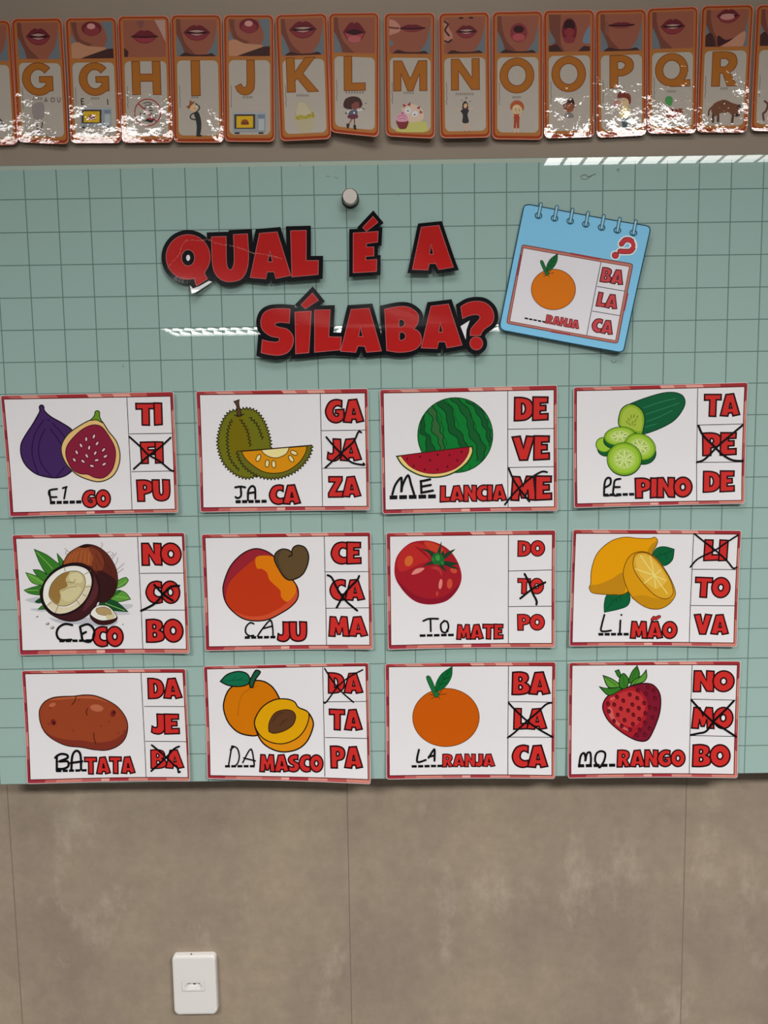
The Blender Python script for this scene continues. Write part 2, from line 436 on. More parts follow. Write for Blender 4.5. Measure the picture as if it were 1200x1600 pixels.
# ceiling fixtures with a pierced metal grille (seen only as reflections; the centre near one is added and unseen)
def emis(name, col, st):
    m, nt, b = newmat(name)
    b.inputs['Base Color'].default_value = (.8, .8, .8, 1)
    b.inputs['Emission Color'].default_value = col + (1,); b.inputs['Emission Strength'].default_value = st
    return m
lens_far = emis('lit_lamp_lens', (1, .98, .94), 26.0)
lens_near = emis('lit_lamp_lens_dim', (1, .98, .94), 1.0)
housing = mat_plain('white_lamp_housing', (.7, .7, .7), .5, .4)
grille_m = mat_plain('grey_lamp_grille', (.12, .12, .12), .5, .3)
def fixture(x0, x1, l0, l1, label, far):
    e = empty('ceiling_light', ((x0 + x1) / 2, -(l0 + l1) / 2, ZC), label, 'ceiling light', 'ceiling lights of the classroom')
    hx, hy = (x1 - x0) / 2, (l1 - l0) / 2
    def box(a, b, c, d, z0, z1): return [(a, b, z0), (c, b, z0), (c, d, z0), (a, d, z0), (a, b, z1), (c, b, z1), (c, d, z1), (a, d, z1)]
    BF = [(0, 3, 2, 1), (4, 5, 6, 7), (0, 1, 5, 4), (1, 2, 6, 5), (2, 3, 7, 6), (3, 0, 4, 7)]
    V = []; F = []
    for q in ((-hx - .03, -hy - .03, hx + .03, -hy), (-hx - .03, hy, hx + .03, hy + .03), (-hx - .03, -hy, -hx, hy), (hx, -hy, hx + .03, hy)):
        b = len(V); V += box(q[0], q[1], q[2], q[3], -.03, 0); F += [tuple(b + i for i in f) for f in BF]
    link('housing', V, F, [housing], None, e)
    link('lens', [(-hx, -hy, -.004), (-hx, hy, -.004), (hx, hy, -.004), (hx, -hy, -.004)], [(0, 1, 2, 3)], [lens_far if far else lens_near], None, e)
    if far:
        # grille: two rows of triangular openings
        V = []; F = []; z = -.006
        n = int((x1 - x0) / .146); s = (x1 - x0) / n
        for row in (0, 1):
            a, b = (-hy, 0.0) if row else (0.0, hy)
            for k in range(n):
                xa = -hx + k * s; i = len(V)
                if row == 0: V += [(xa, b, z), (xa + s, b, z), (xa + s * .5, a, z)]
                else: V += [(xa, b, z), (xa + s, b, z), (xa + s * .5, a, z)]
                F.append((i, i + 1, i + 2))
        link('grille', V, F, [grille_m], None, e)
    return e
fixture(NEAR[0][0], NEAR[0][1], NEAR[0][2], NEAR[0][3], 'long white ceiling light in front of the board, right of the camera', False)
fixture(NEAR[1][0], NEAR[1][1], NEAR[1][2], NEAR[1][3], 'long white ceiling light in front of the board, left of the camera', False)
fixture(NEAR[2][0], NEAR[2][1], NEAR[2][2], NEAR[2][3], 'added, unseen ceiling light nearest the wall, brightening the middle of the board', False)

def bounce(u, v):
    """where a ray from the lens mirrored in the glass meets the ceiling: (x, distance from wall)"""
    r = fw * FPX + RI * (u - 600.0) + UP * (800.0 - v)
    t = DB / r.y; p = Vector((0, CAMY, CAMZ)) + r * t
    k = (ZC - p.z) / r.z
    return p.x + r.x * k, BOARD + r.y * k
fa, fb = bounce(268, 519), bounce(836, 519)
fc = bounce(550, 533)
fixture(fa[0], fb[0], min(bounce(550, 518)[1], -YB - .15) - .75, min(bounce(550, 518)[1], -YB - .15), 'long white ceiling light with triangular grille, far behind the camera', True)
print('FAR', fa, fb, fc, bounce(1100, 248), bounce(860, 243))

# ------------------------------------------------------------------ glass board
zt = W(600, 249.5, BOARD)[1]; zbt = W(600, 1217.5, BOARD)[1]
xl = W(-0.5, 1225, BOARD)[0]; xr = 1.35
def mat_board():
    m, nt, b = newmat('green_glass_with_grid'); L = nt.links.new; N = nt.nodes.new
    ge = N('ShaderNodeNewGeometry'); sx = N('ShaderNodeSeparateXYZ'); L(ge.outputs['Position'], sx.inputs[0])
    def near(axis, off):
        a = N('ShaderNodeMath'); a.operation = 'SUBTRACT'; a.inputs[1].default_value = off; L(sx.outputs[axis], a.inputs[0])
        p = N('ShaderNodeMath'); p.operation = 'PINGPONG'; p.inputs[1].default_value = .025; L(a.outputs[0], p.inputs[0])
        l = N('ShaderNodeMapRange'); l.inputs['From Min'].default_value = .00045; l.inputs['From Max'].default_value = .0011
        l.inputs['To Min'].default_value = 1; l.inputs['To Max'].default_value = 0; L(p.outputs[0], l.inputs['Value']); return l
    gx = near('X', -.5515); gz = near('Z', CAMZ + .3752)
    mx = N('ShaderNodeMath'); mx.operation = 'MAXIMUM'; L(gx.outputs[0], mx.inputs[0]); L(gz.outputs[0], mx.inputs[1])
    tp = N('ShaderNodeMath'); tp.operation = 'LESS_THAN'; tp.inputs[1].default_value = zt - .0075; L(sx.outputs['Z'], tp.inputs[0])
    mm = N('ShaderNodeMath'); mm.operation = 'MULTIPLY'; L(mx.outputs[0], mm.inputs[0]); L(tp.outputs[0], mm.inputs[1])
    g = 1.26
    green = (lin(143) * g, lin(168) * g, lin(161) * g, 1)
    c0 = N('ShaderNodeMix'); c0.data_type = 'RGBA'; L(tp.outputs[0], c0.inputs['Factor'])
    c0.inputs[6].default_value = (lin(160) * g, lin(172) * g, lin(158) * g, 1); c0.inputs[7].default_value = green
    c1 = N('ShaderNodeMix'); c1.data_type = 'RGBA'; L(mm.outputs[0], c1.inputs['Factor']); L(c0.outputs[2], c1.inputs[6])
    c1.inputs[7].default_value = (lin(92) * g, lin(114) * g, lin(107) * g, 1)
    L(c1.outputs[2], b.inputs['Base Color'])
    b.inputs['Roughness'].default_value = .5; b.inputs['Specular IOR Level'].default_value = 0.0
    b.inputs['Coat Weight'].default_value = 1.0; b.inputs['Coat Roughness'].default_value = 0.004
    return m
bm_ = mat_board()
edge_m = mat_plain('green_glass_edge', (.18, .24, .21), .2, .5)
board = empty('glass_board', ((xl + xr) / 2, -BOARD, (zt + zbt) / 2), 'green gridded glass board on steel standoffs, holding the word cards', 'glass board')
hx, hz = (xr - xl) / 2, (zt - zbt) / 2; T = .008; c = .0012
V = [(-hx, 0, -hz), (hx, 0, -hz), (hx, 0, hz), (-hx, 0, hz)]
fr_ = [(-hx + c, 0, -hz + c), (hx - c, 0, -hz + c), (hx - c, 0, hz - c), (-hx + c, 0, hz - c)]
mid = [(x, c, z) for x, _, z in V]; bk = [(x, T, z) for x, _, z in V]
VV = fr_ + mid + bk
FF = [(0, 1, 2, 3)] + [(4 + (i + 1) % 4, (i + 1) % 4, i, 4 + i) for i in range(4)] + [(8 + (i + 1) % 4, 4 + (i + 1) % 4, 4 + i, 8 + i) for i in range(4)] + [(11, 10, 9, 8)]
link('glass_panel', VV, FF, [bm_, edge_m], [0] + [1] * 9, board)

def lathe(name, prof, n, mats, parent, loc, midx=None, label=None):
    """profile of (radius, distance out of the wall) turned about the wall's normal"""
    V = []; F = []; Mi = []
    for r, y in prof:
        for k in range(n):
            a = 2 * pi * k / n; V.append((r * cos(a), -y, r * sin(a)))
    for i in range(len(prof) - 1):
        for k in range(n):
            F.append((i * n + k, i * n + (k + 1) % n, (i + 1) * n + (k + 1) % n, (i + 1) * n + k)); Mi.append(midx[i] if midx else 0)
    F.append(tuple(range((len(prof) - 1) * n, len(prof) * n))); Mi.append(midx[-1] if midx else 0)
    F.append(tuple(reversed(range(n)))); Mi.append(0)
    o = link(name, V, F, mats, Mi, parent, label)
    o.location = loc
    return o
def steel(name, c, ro):
    m, nt, b = newmat(name); b.inputs['Base Color'].default_value = c + (1,); b.inputs['Metallic'].default_value = 1.0
    b.inputs['Roughness'].default_value = ro; return m
st1 = steel('brushed_steel', (.60, .55, .50), .42); st2 = steel('polished_steel_rim', (.85, .83, .8), .22)
rub = mat_plain('black_rubber', (.02, .02, .02), .6)
bx, bz = W(547.5, 312, BOARD)
def standoff(x, z):
    lathe('rubber_washer', [(.0135, 0), (.0135, .003)], 32, [rub], board, (x - board.location.x, 0, z - board.location.z))
    k = lathe('standoff_knob', [(.0118, .003), (.0122, .016), (.0122, .017), (.0108, .0182), (.0, .0182)], 40, [st1, st2], board,
              (x - board.location.x, 0, z - board.location.z), [0, 0, 1, 0, 0])
standoff(bx, bz)

BF_ = Frame([(0, 250), (1200, 250), (1200, 1217), (0, 1217)], BOARD)
BF_.cx, BF_.cz = board.location.x, board.location.z
for wd, q in ((1.6, [(907, 276), (914, 273), (919, 276), (930, 272)]), (1.2, [(908, 279), (916, 280), (924, 275)]), (1.1, [(963, 266), (967, 264), (966, 269)]), (.9, [(510, 275), (515, 276)]),
              (.9, [(523, 277), (528, 279)]), (.9, [(622, 305), (623, 306)]), (1.1, [(955, 563), (958, 567), (963, 564)]), (.9, [(192, 570), (193, 574)]), (.9, [(468, 258), (470, 259)])):
    sm = Art(BF_, 1e-4, 'plain'); sm.curve((88, 104, 98), wd, q); sm.build('marker_smudge', board, 'faint grey marker smudge')

# ------------------------------------------------------------------ syllable cards
BLK = (8, 8, 11)
def unit(a, b):
    q = math.hypot(b[0] - a[0], b[1] - a[1]); return ((b[0] - a[0]) / q, (b[1] - a[1]) / q)

TOPP = [(0, .05, (168, 62, 66)), (.05, .12, (188, 96, 90)), (.12, .22, (212, 150, 136)), (.22, .33, (193, 100, 92)), (.33, .51, (164, 52, 56)),
        (.51, .59, (219, 160, 146)), (.59, .66, (194, 110, 100)), (.66, .76, (222, 158, 144)), (.76, .86, (192, 96, 88)), (.86, 1, (160, 52, 56))]
BOTP = [(0, .1, (160, 54, 66)), (.1, .17, (188, 100, 96)), (.17, .33, (206, 132, 118)), (.33, .45, (190, 104, 98)), (.45, .5, (224, 165, 152)), (.5, .62, (168, 60, 68)),
        (.62, .74, (208, 140, 128)), (.74, .86, (182, 88, 84)), (.86, 1, (206, 134, 118))]
SIDP = [(0, .13, (158, 52, 62)), (.13, .28, (190, 96, 92)), (.28, .36, (150, 44, 58)), (.36, .55, (176, 78, 78)), (.55, .68, (210, 142, 130)), (.68, .8, (186, 98, 94)), (.8, 1, (150, 46, 62))]
SIDR = [(0, .14, (156, 50, 54)), (.14, .3, (212, 140, 124)), (.3, .5, (204, 124, 106)), (.5, .62, (184, 92, 84)), (.62, .78, (168, 64, 64)), (.78, 1, (204, 128, 112))]

def card(ox, oy, outer, inner, div, h1, h2, syl, ending, dashes, hand, hw, cross, cw, pic, label, bend, d=.0014):
    px = [(ox + p[0] / 4, oy + p[1] / 4) for p in outer]
    fr = Frame(px, BOARD + d, bend); fr.zoom(ox, oy, 4)
    e = empty('syllable_card', (fr.cx, -(BOARD + d), fr.cz), label, 'word card', 'fruit and vegetable syllable cards on the board')
    # sheet with softly rounded corners
    def rnd(q, r):
        out = []
        for i in range(4):
            p = q[i]; a = unit(p, q[i - 1]); b = unit(p, q[(i + 1) % 4])
            for k in range(5):
                t = k / 4
                out.append((p[0] + a[0] * r * (1 - t) ** 2 + b[0] * r * t * t, p[1] + a[1] * r * (1 - t) ** 2 + b[1] * r * t * t))
        return out
    slab(fr, [rnd(outer, 16)], .0005, 'sheet', e, (218, 215, 216), (222, 200, 195), 'card')
    b = Art(fr, 1e-5)
    def inset(q, k):
        out = []
        for i in range(4):
            p = q[i]; a = unit(p, q[i - 1]); c_ = unit(p, q[(i + 1) % 4]); out.append((p[0] + (a[0] + c_[0]) * k, p[1] + (a[1] + c_[1]) * k))
        return out
    oi = inset(outer, 2.5); ii = inset(inner, -1)
    b.poly((172, 70, 72), rnd(oi, 14), ii)
    def lerp(a, c_, t): return (a[0] + (c_[0] - a[0]) * t, a[1] + (c_[1] - a[1]) * t)
    o2 = inset(outer, 6)
    for (A, B, C, D, tab, sk) in ((o2[0], o2[1], ii[0], ii[1], TOPP, .015), (o2[3], o2[2], ii[3], ii[2], BOTP, 0), (o2[0], o2[3], ii[0], ii[3], SIDP, 0), (o2[1], o2[2], ii[1], ii[2], SIDR, 0)):
        for t0, t1, c_ in tab:
            b.poly(c_, [lerp(A, B, max(0, t0 - sk)), lerp(A, B, max(0, min(1, t1 - (sk if t1 < 1 else 0)))), lerp(C, D, t1), lerp(C, D, t0)]); b.lift -= b.dz
    b.up()
    b.line((96, 20, 26), 5.5, inner, True)
    b.build('border', e, 'red and pink patchwork border')
    dv = Art(fr, 6e-5)
    dv.line((52, 42, 46), 4.5, div).line((52, 42, 46), 4.5, h1).line((52, 42, 46), 4.5, h2)
    dv.build('divider_lines', e)
    ux = unit(outer[3], outer[2]); ux2 = unit(outer[0], outer[1]); ux = ((ux[0] + ux2[0]) / 2, (ux[1] + ux2[1]) / 2)
    uy = unit(div[0], div[1])
    for t, box in syl:
        a = Art(fr, 8e-5); word(a, t, box, ux, uy); a.build('syllable', e, 'red printed syllable ' + t)
    a = Art(fr, 4e-4); word(a, ending[0], ending[1], ux, uy, ow=.085); a.build('word_ending', e, 'red printed word ending ' + ending[0])
    p = Art(fr, 8e-5); pic(p); p.build('picture', e)
    a = Art(fr, 6e-4)
    x0, x1, y, hh, n = dashes; st = (x1 - x0) / (n - .2)
    for k in range(n):
        q = x0 + k * st; s_ = ux[1] / ux[0]
        a.line(BLK, hh, [(q, y + (q - (x0 + x1) / 2) * s_), (q + st * .8, y + (q + st * .8 - (x0 + x1) / 2) * s_)])
    a.build('answer_line', e)
    a = Art(fr, 9e-4)
    for s_ in hand: a.curve(BLK, hw * 1.4, s_)
    a.build('handwritten_syllable', e, 'syllable handwritten in black marker')
    a = Art(fr, 8e-4)
    for s_ in cross: a.curve(BLK, cw * 1.3, s_)
    a.build('cross_mark', e, 'black marker cross over the right syllable')
    return e

# ---- the fruit pictures (traced in the coordinates of each card)
def pic_fig(a):
    ol = (26, 12, 44)
    a.fo((68, 40, 92), ol, 8, [(248, 182), (262, 172), (275, 182), (280, 208), (320, 245), (390, 285), (455, 332), (500, 420), (480, 540), (430, 600), (370, 625), (300, 622), (225, 600), (165, 550), (135, 490), (132, 420), (160, 360), (200, 300), (235, 240), (250, 210)])
    a.lines((36, 14, 66), 6, [[(275, 262), (225, 340), (203, 420), (205, 500), (240, 600)], [(282, 322), (250, 390), (242, 460), (260, 540), (322, 618)], [(315, 322), (360, 380), (395, 440)], [(298, 262), (312, 270)], [(328, 285), (380, 340), (410, 378)], [(402, 560), (355, 620)]])
    a.fo((228, 188, 124), (36, 44, 22), 7, [(600, 258), (640, 275), (680, 335), (730, 400), (752, 480), (740, 560), (700, 620), (630, 650), (560, 640), (480, 605), (415, 540), (385, 470), (390, 410), (430, 350), (500, 300), (560, 268)])
    a.fo((112, 152, 38), (30, 44, 18), 6, [(565, 268, 1), (590, 240), (597, 214), (610, 207), (624, 216), (625, 245), (643, 283, 1), (615, 268), (600, 264)])
    a.fo((138, 36, 62), (70, 15, 30), 5, [(595, 295), (640, 310), (685, 370), (720, 440), (722, 510), (700, 580), (650, 625), (595, 625), (550, 605), (500, 600), (450, 570), (415, 500), (415, 440), (445, 390), (500, 335), (550, 305)])
    sd = [(540, 385, 0), (588, 368, 20), (507, 424, -25), (558, 438, 10), (608, 412, 35), (480, 467, -25), (543, 489, -30), (596, 472, 30), (648, 452, 40), (465, 514, -35), (519, 523, -50), (605, 516, 80), (660, 492, 60), (575, 552, -75), (652, 541, 60)]
    a.polys((78, 16, 34), [ell(x, y, 11, 19, r, 14) for x, y, r in sd]); a.polys((228, 186, 186), [ell(x, y, 6, 13, r, 12) for x, y, r in sd])

def pic_jackfruit(a):
    ol = (32, 30, 12)
    B = zigzag(catmull([(330, 200), (390, 192), (450, 215), (500, 290), (530, 390), (530, 450), (500, 560), (440, 615), (380, 630), (310, 605), (240, 540), (205, 450), (202, 370), (227, 280), (270, 217)]), 7, 21)
    a.poly((112, 112, 26), B); a.line(ol, 6, B, True); a.up()
    a.fill((120, 108, 12), [(300, 250), (360, 250), (400, 340), (410, 440), (380, 520), (320, 520), (275, 430), (275, 320)])
    for q in ([(290, 262), (265, 330), (262, 420), (280, 510), (335, 580)], [(342, 262), (385, 330), (405, 430)], [(400, 247), (450, 300), (482, 385)]):
        a.line(ol, 6, zigzag(catmull(q, False), 7, 22, False))
    a.up()
    a.fo((92, 62, 44), ol, 6, [(303, 150, 1), (335, 139, 1), (334, 170), (350, 232, 1), (322, 238, 1), (320, 180)])
    a.curve(ol, 6, [(305, 233), (335, 244), (366, 226)]); a.up()
    S = [(320, 462), (792, 422)] + zigzag(catmull([(792, 422), (780, 480), (740, 540), (680, 592), (600, 625), (520, 632), (450, 615), (380, 570), (340, 520), (320, 462)], False), 7, 22, False)
    a.poly((104, 104, 30), S); a.line(ol, 6, S, True); a.up()
    a.fo((222, 150, 18), (40, 26, 10), 5, [(350, 462, 1), (758, 428, 1), (750, 470), (710, 530), (640, 580), (560, 598), (480, 585), (410, 540), (370, 500)])
    a.fo((232, 216, 152), (70, 50, 20), 5, [(472, 452, 1), (648, 436, 1), (630, 475), (580, 500), (530, 497), (490, 475)])
    sd = [(455, 502, 25), (510, 537, 5), (551, 541, -5), (660, 507, -35), (677, 470, -65)]
    a.polys((60, 34, 10), [ell(x, y, 15, 26, r, 16) for x, y, r in sd]); a.polys((236, 212, 150), [ell(x, y, 10, 21, r, 16) for x, y, r in sd])

def wavy(pts, amp, n=6):
    P = catmull(pts, False, n); out = []
    for i, p in enumerate(P):
        q = P[min(i + 1, len(P) - 1)]; o = P[max(i - 1, 0)]
        dx, dy = q[0] - o[0], q[1] - o[1]; l = math.hypot(dx, dy) or 1; k = amp * sin(i * 1.05)
        out.append((p[0] - dy / l * k, p[1] + dx / l * k))
    return out

def pic_melon(a):
    a.poly((14, 124, 54), ell(525, 360, 234, 234, 0, 48))
    def clip(p):
        dx, dy = p[0] - 525, p[1] - 360; r = math.hypot(dx, dy)
        return p if r < 231 else (525 + dx * 231 / r, 360 + dy * 231 / r)
    bands = [([(322, 240), (305, 330), (345, 385), (335, 470)], [(335, 235), (332, 320), (372, 385), (395, 460), (385, 480)], (20, 84, 44)),
             ([(352, 200), (385, 270), (375, 320), (420, 390), (430, 450)], [(385, 168), (410, 240), (430, 320), (450, 380), (455, 450)], (52, 100, 54)),
             ([(410, 155), (470, 240), (480, 320), (545, 395), (555, 445)], [(455, 138), (510, 210), (520, 290), (575, 370), (600, 440)], (18, 88, 44)),
             ([(495, 128), (550, 190), (600, 280), (610, 350), (660, 440), (655, 520)], [(545, 130), (620, 220), (640, 300), (680, 380), (715, 450), (690, 525)], (22, 94, 46)),
             ([(590, 142), (650, 200), (690, 280), (720, 350), (735, 430)], [(640, 158), (705, 230), (728, 290), (745, 350), (752, 400)], (18, 88, 48))]
    for l, r, c_ in bands:
        L_ = [clip(p) for p in wavy(l, 6)]; R_ = [clip(p) for p in wavy(r, 6)]
        a.poly(c_, L_ + R_[::-1]); a.line((6, 56, 26), 5.5, L_); a.line((6, 56, 26), 5.5, R_); a.lift -= a.dz
    a.up(); a.up()
    for q in ([(420, 240), (450, 330), (470, 430)], [(560, 145), (625, 230), (655, 320), (700, 420)], [(470, 135), (520, 220), (545, 310)], [(395, 175), (440, 260), (450, 340)], [(590, 520), (620, 560), (600, 585)], [(560, 570), (580, 590)]): a.line((10, 80, 36), 4, [clip(p) for p in wavy(q, 5)])
    a.line((12, 70, 30), 6, ell(525, 360, 234, 234, 0, 48), True); a.up()
    rd = catmull([(160, 492, 1), (630, 430, 1), (633, 470), (600, 530), (540, 580), (470, 612), (390, 623), (310, 612), (240, 580), (190, 540)])
    a.poly((238, 200, 126), rd); a.line((20, 62, 24), 9, rd, True); a.up()
    a.fo((168, 26, 48), (90, 14, 24), 4, [(185, 488, 1), (612, 434, 1), (608, 470), (580, 520), (530, 565), (460, 592), (380, 600), (310, 588), (250, 560), (210, 522)])
    a.polys((60, 8, 22), [ell(x, y, 5, 8, 15, 10) for x, y in [(225, 507), (305, 495), (368, 517), (415, 482), (489, 485), (564, 463), (538, 517), (477, 557), (414, 575), (334, 575), (265, 552)]])

def pic_cucumber(a):
    ol = (14, 52, 30)
    a.fo((16, 92, 58), ol, 6, [(350, 290), (350, 235), (370, 190), (420, 163), (520, 125), (620, 97), (690, 93), (740, 110), (760, 150), (745, 200), (700, 260), (640, 300), (560, 335), (488, 354), (430, 340)])
    a.lines((44, 122, 82), 6, [[(500, 190), (600, 155), (700, 130)], [(515, 230), (620, 195), (720, 160)], [(520, 275), (600, 245), (680, 205)], [(510, 310), (580, 290)]])
    a.fo((140, 178, 44), ol, 6, [(348, 300), (347, 245), (365, 195), (405, 168), (450, 172), (492, 207), (508, 260), (500, 320), (486, 354), (440, 340), (390, 315)])
    a.fill((168, 190, 72), [(362, 300), (362, 245), (380, 205), (412, 185), (450, 190), (480, 220), (492, 265), (484, 330), (440, 325), (395, 308)])
    a.lines((110, 140, 44), 6, [[(425, 235), (422, 255)], [(445, 232), (438, 250)], [(405, 255), (412, 270)], [(455, 262), (445, 278)], [(432, 275), (430, 295)], [(410, 285), (418, 298)], [(450, 292), (442, 300)], [(395, 270), (400, 285)], [(465, 240), (458, 252)]])
    def sl(cx, cy, rx, ry, rot, dx, dy, inn):
        a.polys((18, 92, 46), [ell(cx + dx, cy + dy, rx, ry, rot)]); a.line(ol, 6, ell(cx + dx, cy + dy, rx, ry, rot), True); a.up()
        a.poly((132, 176, 40), ell(cx, cy, rx, ry, rot)); a.line((40, 92, 32), 4, ell(cx, cy, rx, ry, rot), True); a.up()
        a.poly((160, 198, 62), ell(cx, cy, rx * .86, ry * .86, rot))
        if inn:
            a.poly((178, 204, 104), ell(cx, cy, rx * .66, ry * .64, rot))
            L_ = []
            for k in range(7):
                t = k * 2 * pi / 7 + .3; c_, s_ = cos(radians(rot)), sin(radians(rot))
                def pt(q, w_): x, y = rx * q * cos(t + w_), ry * q * sin(t + w_); return (cx + x * c_ - y * s_, cy + x * s_ + y * c_)
                L_.append([pt(.08, 0), pt(.5, 0)]); L_.append([pt(.34, .25), pt(.52, .38)])
            a.lines((222, 230, 176), 5, L_); a.lines((130, 158, 50), 5, [[q[0], ((q[0][0] + q[1][0]) / 2, (q[0][1] + q[1][1]) / 2)] for q in L_[1::2]])
    sl(252, 420, 50, 46, 20, 10, 24, False)
    sl(352, 366, 98, 58, -6, -3, 22, True)
    sl(480, 432, 100, 80, 25, 2, 26, True)
    sl(380, 508, 108, 102, 0, 1, 3, True)

def leaf(a, c_, oc, wd, pts, vein=None, vc=None):
    a.fo(c_, oc, wd, pts)
    if vein: a.lines(vc or oc, wd * .7, vein)

def pic_coconut(a):
    a.fill((186, 186, 192), [(120, 490), (200, 470), (260, 500), (200, 512)]); a.fill((190, 190, 196), [(150, 545), (230, 540), (250, 560), (190, 560)])
    a.fill((178, 178, 186), [(270, 600), (340, 610), (520, 600), (690, 615), (640, 655), (430, 640), (330, 632)])
    a.fill((188, 188, 194), [(690, 525), (780, 515), (790, 530), (740, 560), (780, 575), (690, 580)])
    g1, g2, dk, ol = (96, 156, 62), (60, 124, 44), (26, 76, 44), (24, 64, 30)
    for c_, q in ((g2, [(175, 172, 1), (250, 205), (310, 250), (345, 285), (265, 332), (215, 270)]), (g1, [(122, 318, 1), (190, 340), (250, 375), (225, 397), (160, 380)]), (g2, [(112, 428, 1), (170, 408), (225, 402), (225, 455), (150, 450)]),
                  (g2, [(168, 300, 1), (215, 305), (265, 345), (240, 372), (190, 335)]), (g2, [(318, 198, 1), (345, 230), (362, 258), (335, 272)]), (g1, [(765, 365, 1), (745, 347), (690, 375), (675, 420), (740, 397)]),
                  (g1, [(778, 484, 1), (745, 442), (690, 430), (650, 480), (700, 500)]), (dk, [(762, 562, 1), (690, 500), (620, 485), (580, 520), (650, 552)]), (dk, [(180, 500, 1), (215, 478), (240, 500), (200, 508)]), (g2, [(200, 548, 1), (225, 525), (245, 545)]), (g2, [(720, 430, 1), (690, 440), (660, 470), (690, 455)])):
        a.fo(c_, ol, 4, q)
    a.lines((140, 190, 96), 4, [[(190, 190), (250, 250), (290, 295)], [(140, 330), (200, 365), (230, 382)], [(125, 430), (200, 428)], [(700, 405), (755, 368)], [(680, 465), (765, 478)], [(620, 510), (740, 555)]])
    a.fo((92, 42, 32), (48, 22, 20), 5, [(470, 150), (520, 142), (580, 160), (640, 210), (685, 290), (697, 370), (680, 440), (640, 490), (580, 502), (480, 450), (360, 290), (365, 240), (400, 190)])
    a.fill((156, 84, 46), [(364, 270), (372, 230), (405, 190), (460, 158), (515, 160), (548, 230), (535, 275), (450, 262)])
    a.fill((126, 62, 40), [(515, 160), (575, 180), (610, 240), (600, 300), (550, 300), (535, 260), (545, 220)])
    a.fill((54, 26, 26), [(570, 310), (640, 330), (692, 380), (670, 460), (625, 495), (580, 500), (565, 420)])
    a.fill((44, 20, 18), [(455, 157), (490, 141), (530, 147), (505, 162), (470, 162)])
    a.lines((196, 118, 66), 3, [[(400, 250), (430, 190)], [(425, 252), (450, 185)], [(380, 258), (405, 205)], [(460, 255), (475, 175)], [(490, 258), (495, 180)], [(515, 262), (520, 190)]], True, False)
    a.lines((74, 34, 26), 3, [[(560, 200), (600, 280)], [(600, 210), (650, 300)], [(640, 260), (660, 330)], [(560, 260), (580, 330), (620, 360), (600, 390)]], True, False)
    a.lines((130, 96, 92), 2.4, [[(590, 165), (602, 145), (596, 128)], [(625, 195), (655, 185)], [(650, 215), (670, 205), (662, 190)], [(680, 270), (695, 245), (697, 222)], [(692, 300), (740, 258)], [(697, 320), (735, 292)], [(395, 190), (365, 165)], [(385, 205), (372, 200), (378, 180)], [(655, 240), (690, 195)]], True, False)
    a.fo((62, 28, 32), (24, 12, 14), 6, [(230, 400), (270, 330), (340, 280), (430, 258), (500, 272), (560, 330), (582, 420), (562, 520), (500, 590), (430, 620), (350, 612), (270, 570), (225, 510), (212, 440)])
    a.fill((88, 42, 46), [(545, 340), (575, 420), (545, 500), (480, 560), (500, 500), (540, 420)])
    rim = [(225, 440), (240, 380), (290, 320), (360, 280), (440, 270), (510, 295), (538, 350), (535, 410), (505, 480), (450, 540), (380, 575), (310, 578), (260, 545), (230, 495)]
    a.fo((226, 220, 208), (20, 14, 14), 13, rim)
    a.fill((232, 226, 218), [(240, 430), (260, 380), (330, 310), (420, 283), (490, 300), (480, 325), (400, 305), (320, 340), (275, 400), (262, 460), (270, 500)])
    a.fill((214, 202, 172), [(260, 520), (285, 500), (330, 530), (400, 530), (470, 470), (500, 400), (528, 400), (500, 478), (440, 540), (370, 570), (310, 570)])
    a.fo((196, 182, 132), (96, 80, 50), 4, [(290, 380), (350, 325), (430, 308), (480, 330), (495, 380), (480, 435), (440, 490), (380, 525), (320, 520), (275, 480), (268, 440)])
    a.fill((152, 118, 64), [(292, 380), (350, 327), (395, 315), (372, 360), (382, 405), (335, 430), (340, 470), (322, 515), (278, 478), (270, 440)])
    a.fill((210, 200, 154), [(400, 330), (450, 318), (478, 350), (470, 380), (430, 380), (395, 360)]); a.fill((206, 196, 150), [(350, 430), (420, 395), (470, 420), (440, 470), (390, 500), (350, 480)])
    a.lines((120, 98, 62), 3.4, [[(365, 285), (368, 310)], [(490, 330), (530, 305)], [(495, 408), (533, 405)], [(478, 455), (510, 470)], [(325, 525), (308, 568)], [(285, 500), (255, 525)], [(440, 490), (460, 520)], [(380, 378), (420, 380), (430, 360)], [(350, 432), (400, 410), (440, 405)]])
    a.fo((58, 24, 24), (24, 12, 14), 5, [(525, 580), (560, 530), (640, 545), (692, 592), (682, 620), (640, 640), (580, 640), (540, 615)])
    a.fo((228, 222, 212), (40, 26, 22), 4, [(527, 570), (570, 525), (640, 530), (690, 588), (670, 608), (600, 618), (550, 600)])
    a.fo((176, 150, 104), (110, 86, 54), 3, [(562, 545), (610, 533), (650, 550), (660, 575), (620, 585), (575, 575)])
    a.fill((206, 192, 150), [(625, 585), (660, 578), (655, 555), (680, 590), (660, 606), (632, 610)])
    for x, y, r in ((195, 592, 7), (260, 636, 11), (290, 660, 12), (730, 640, 5)): a.poly((110, 104, 104), ell(x, y, r, r * .7, -10, 12)); a.poly((200, 196, 192), ell(x - 2, y - 2, r * .6, r * .4, -10, 10))

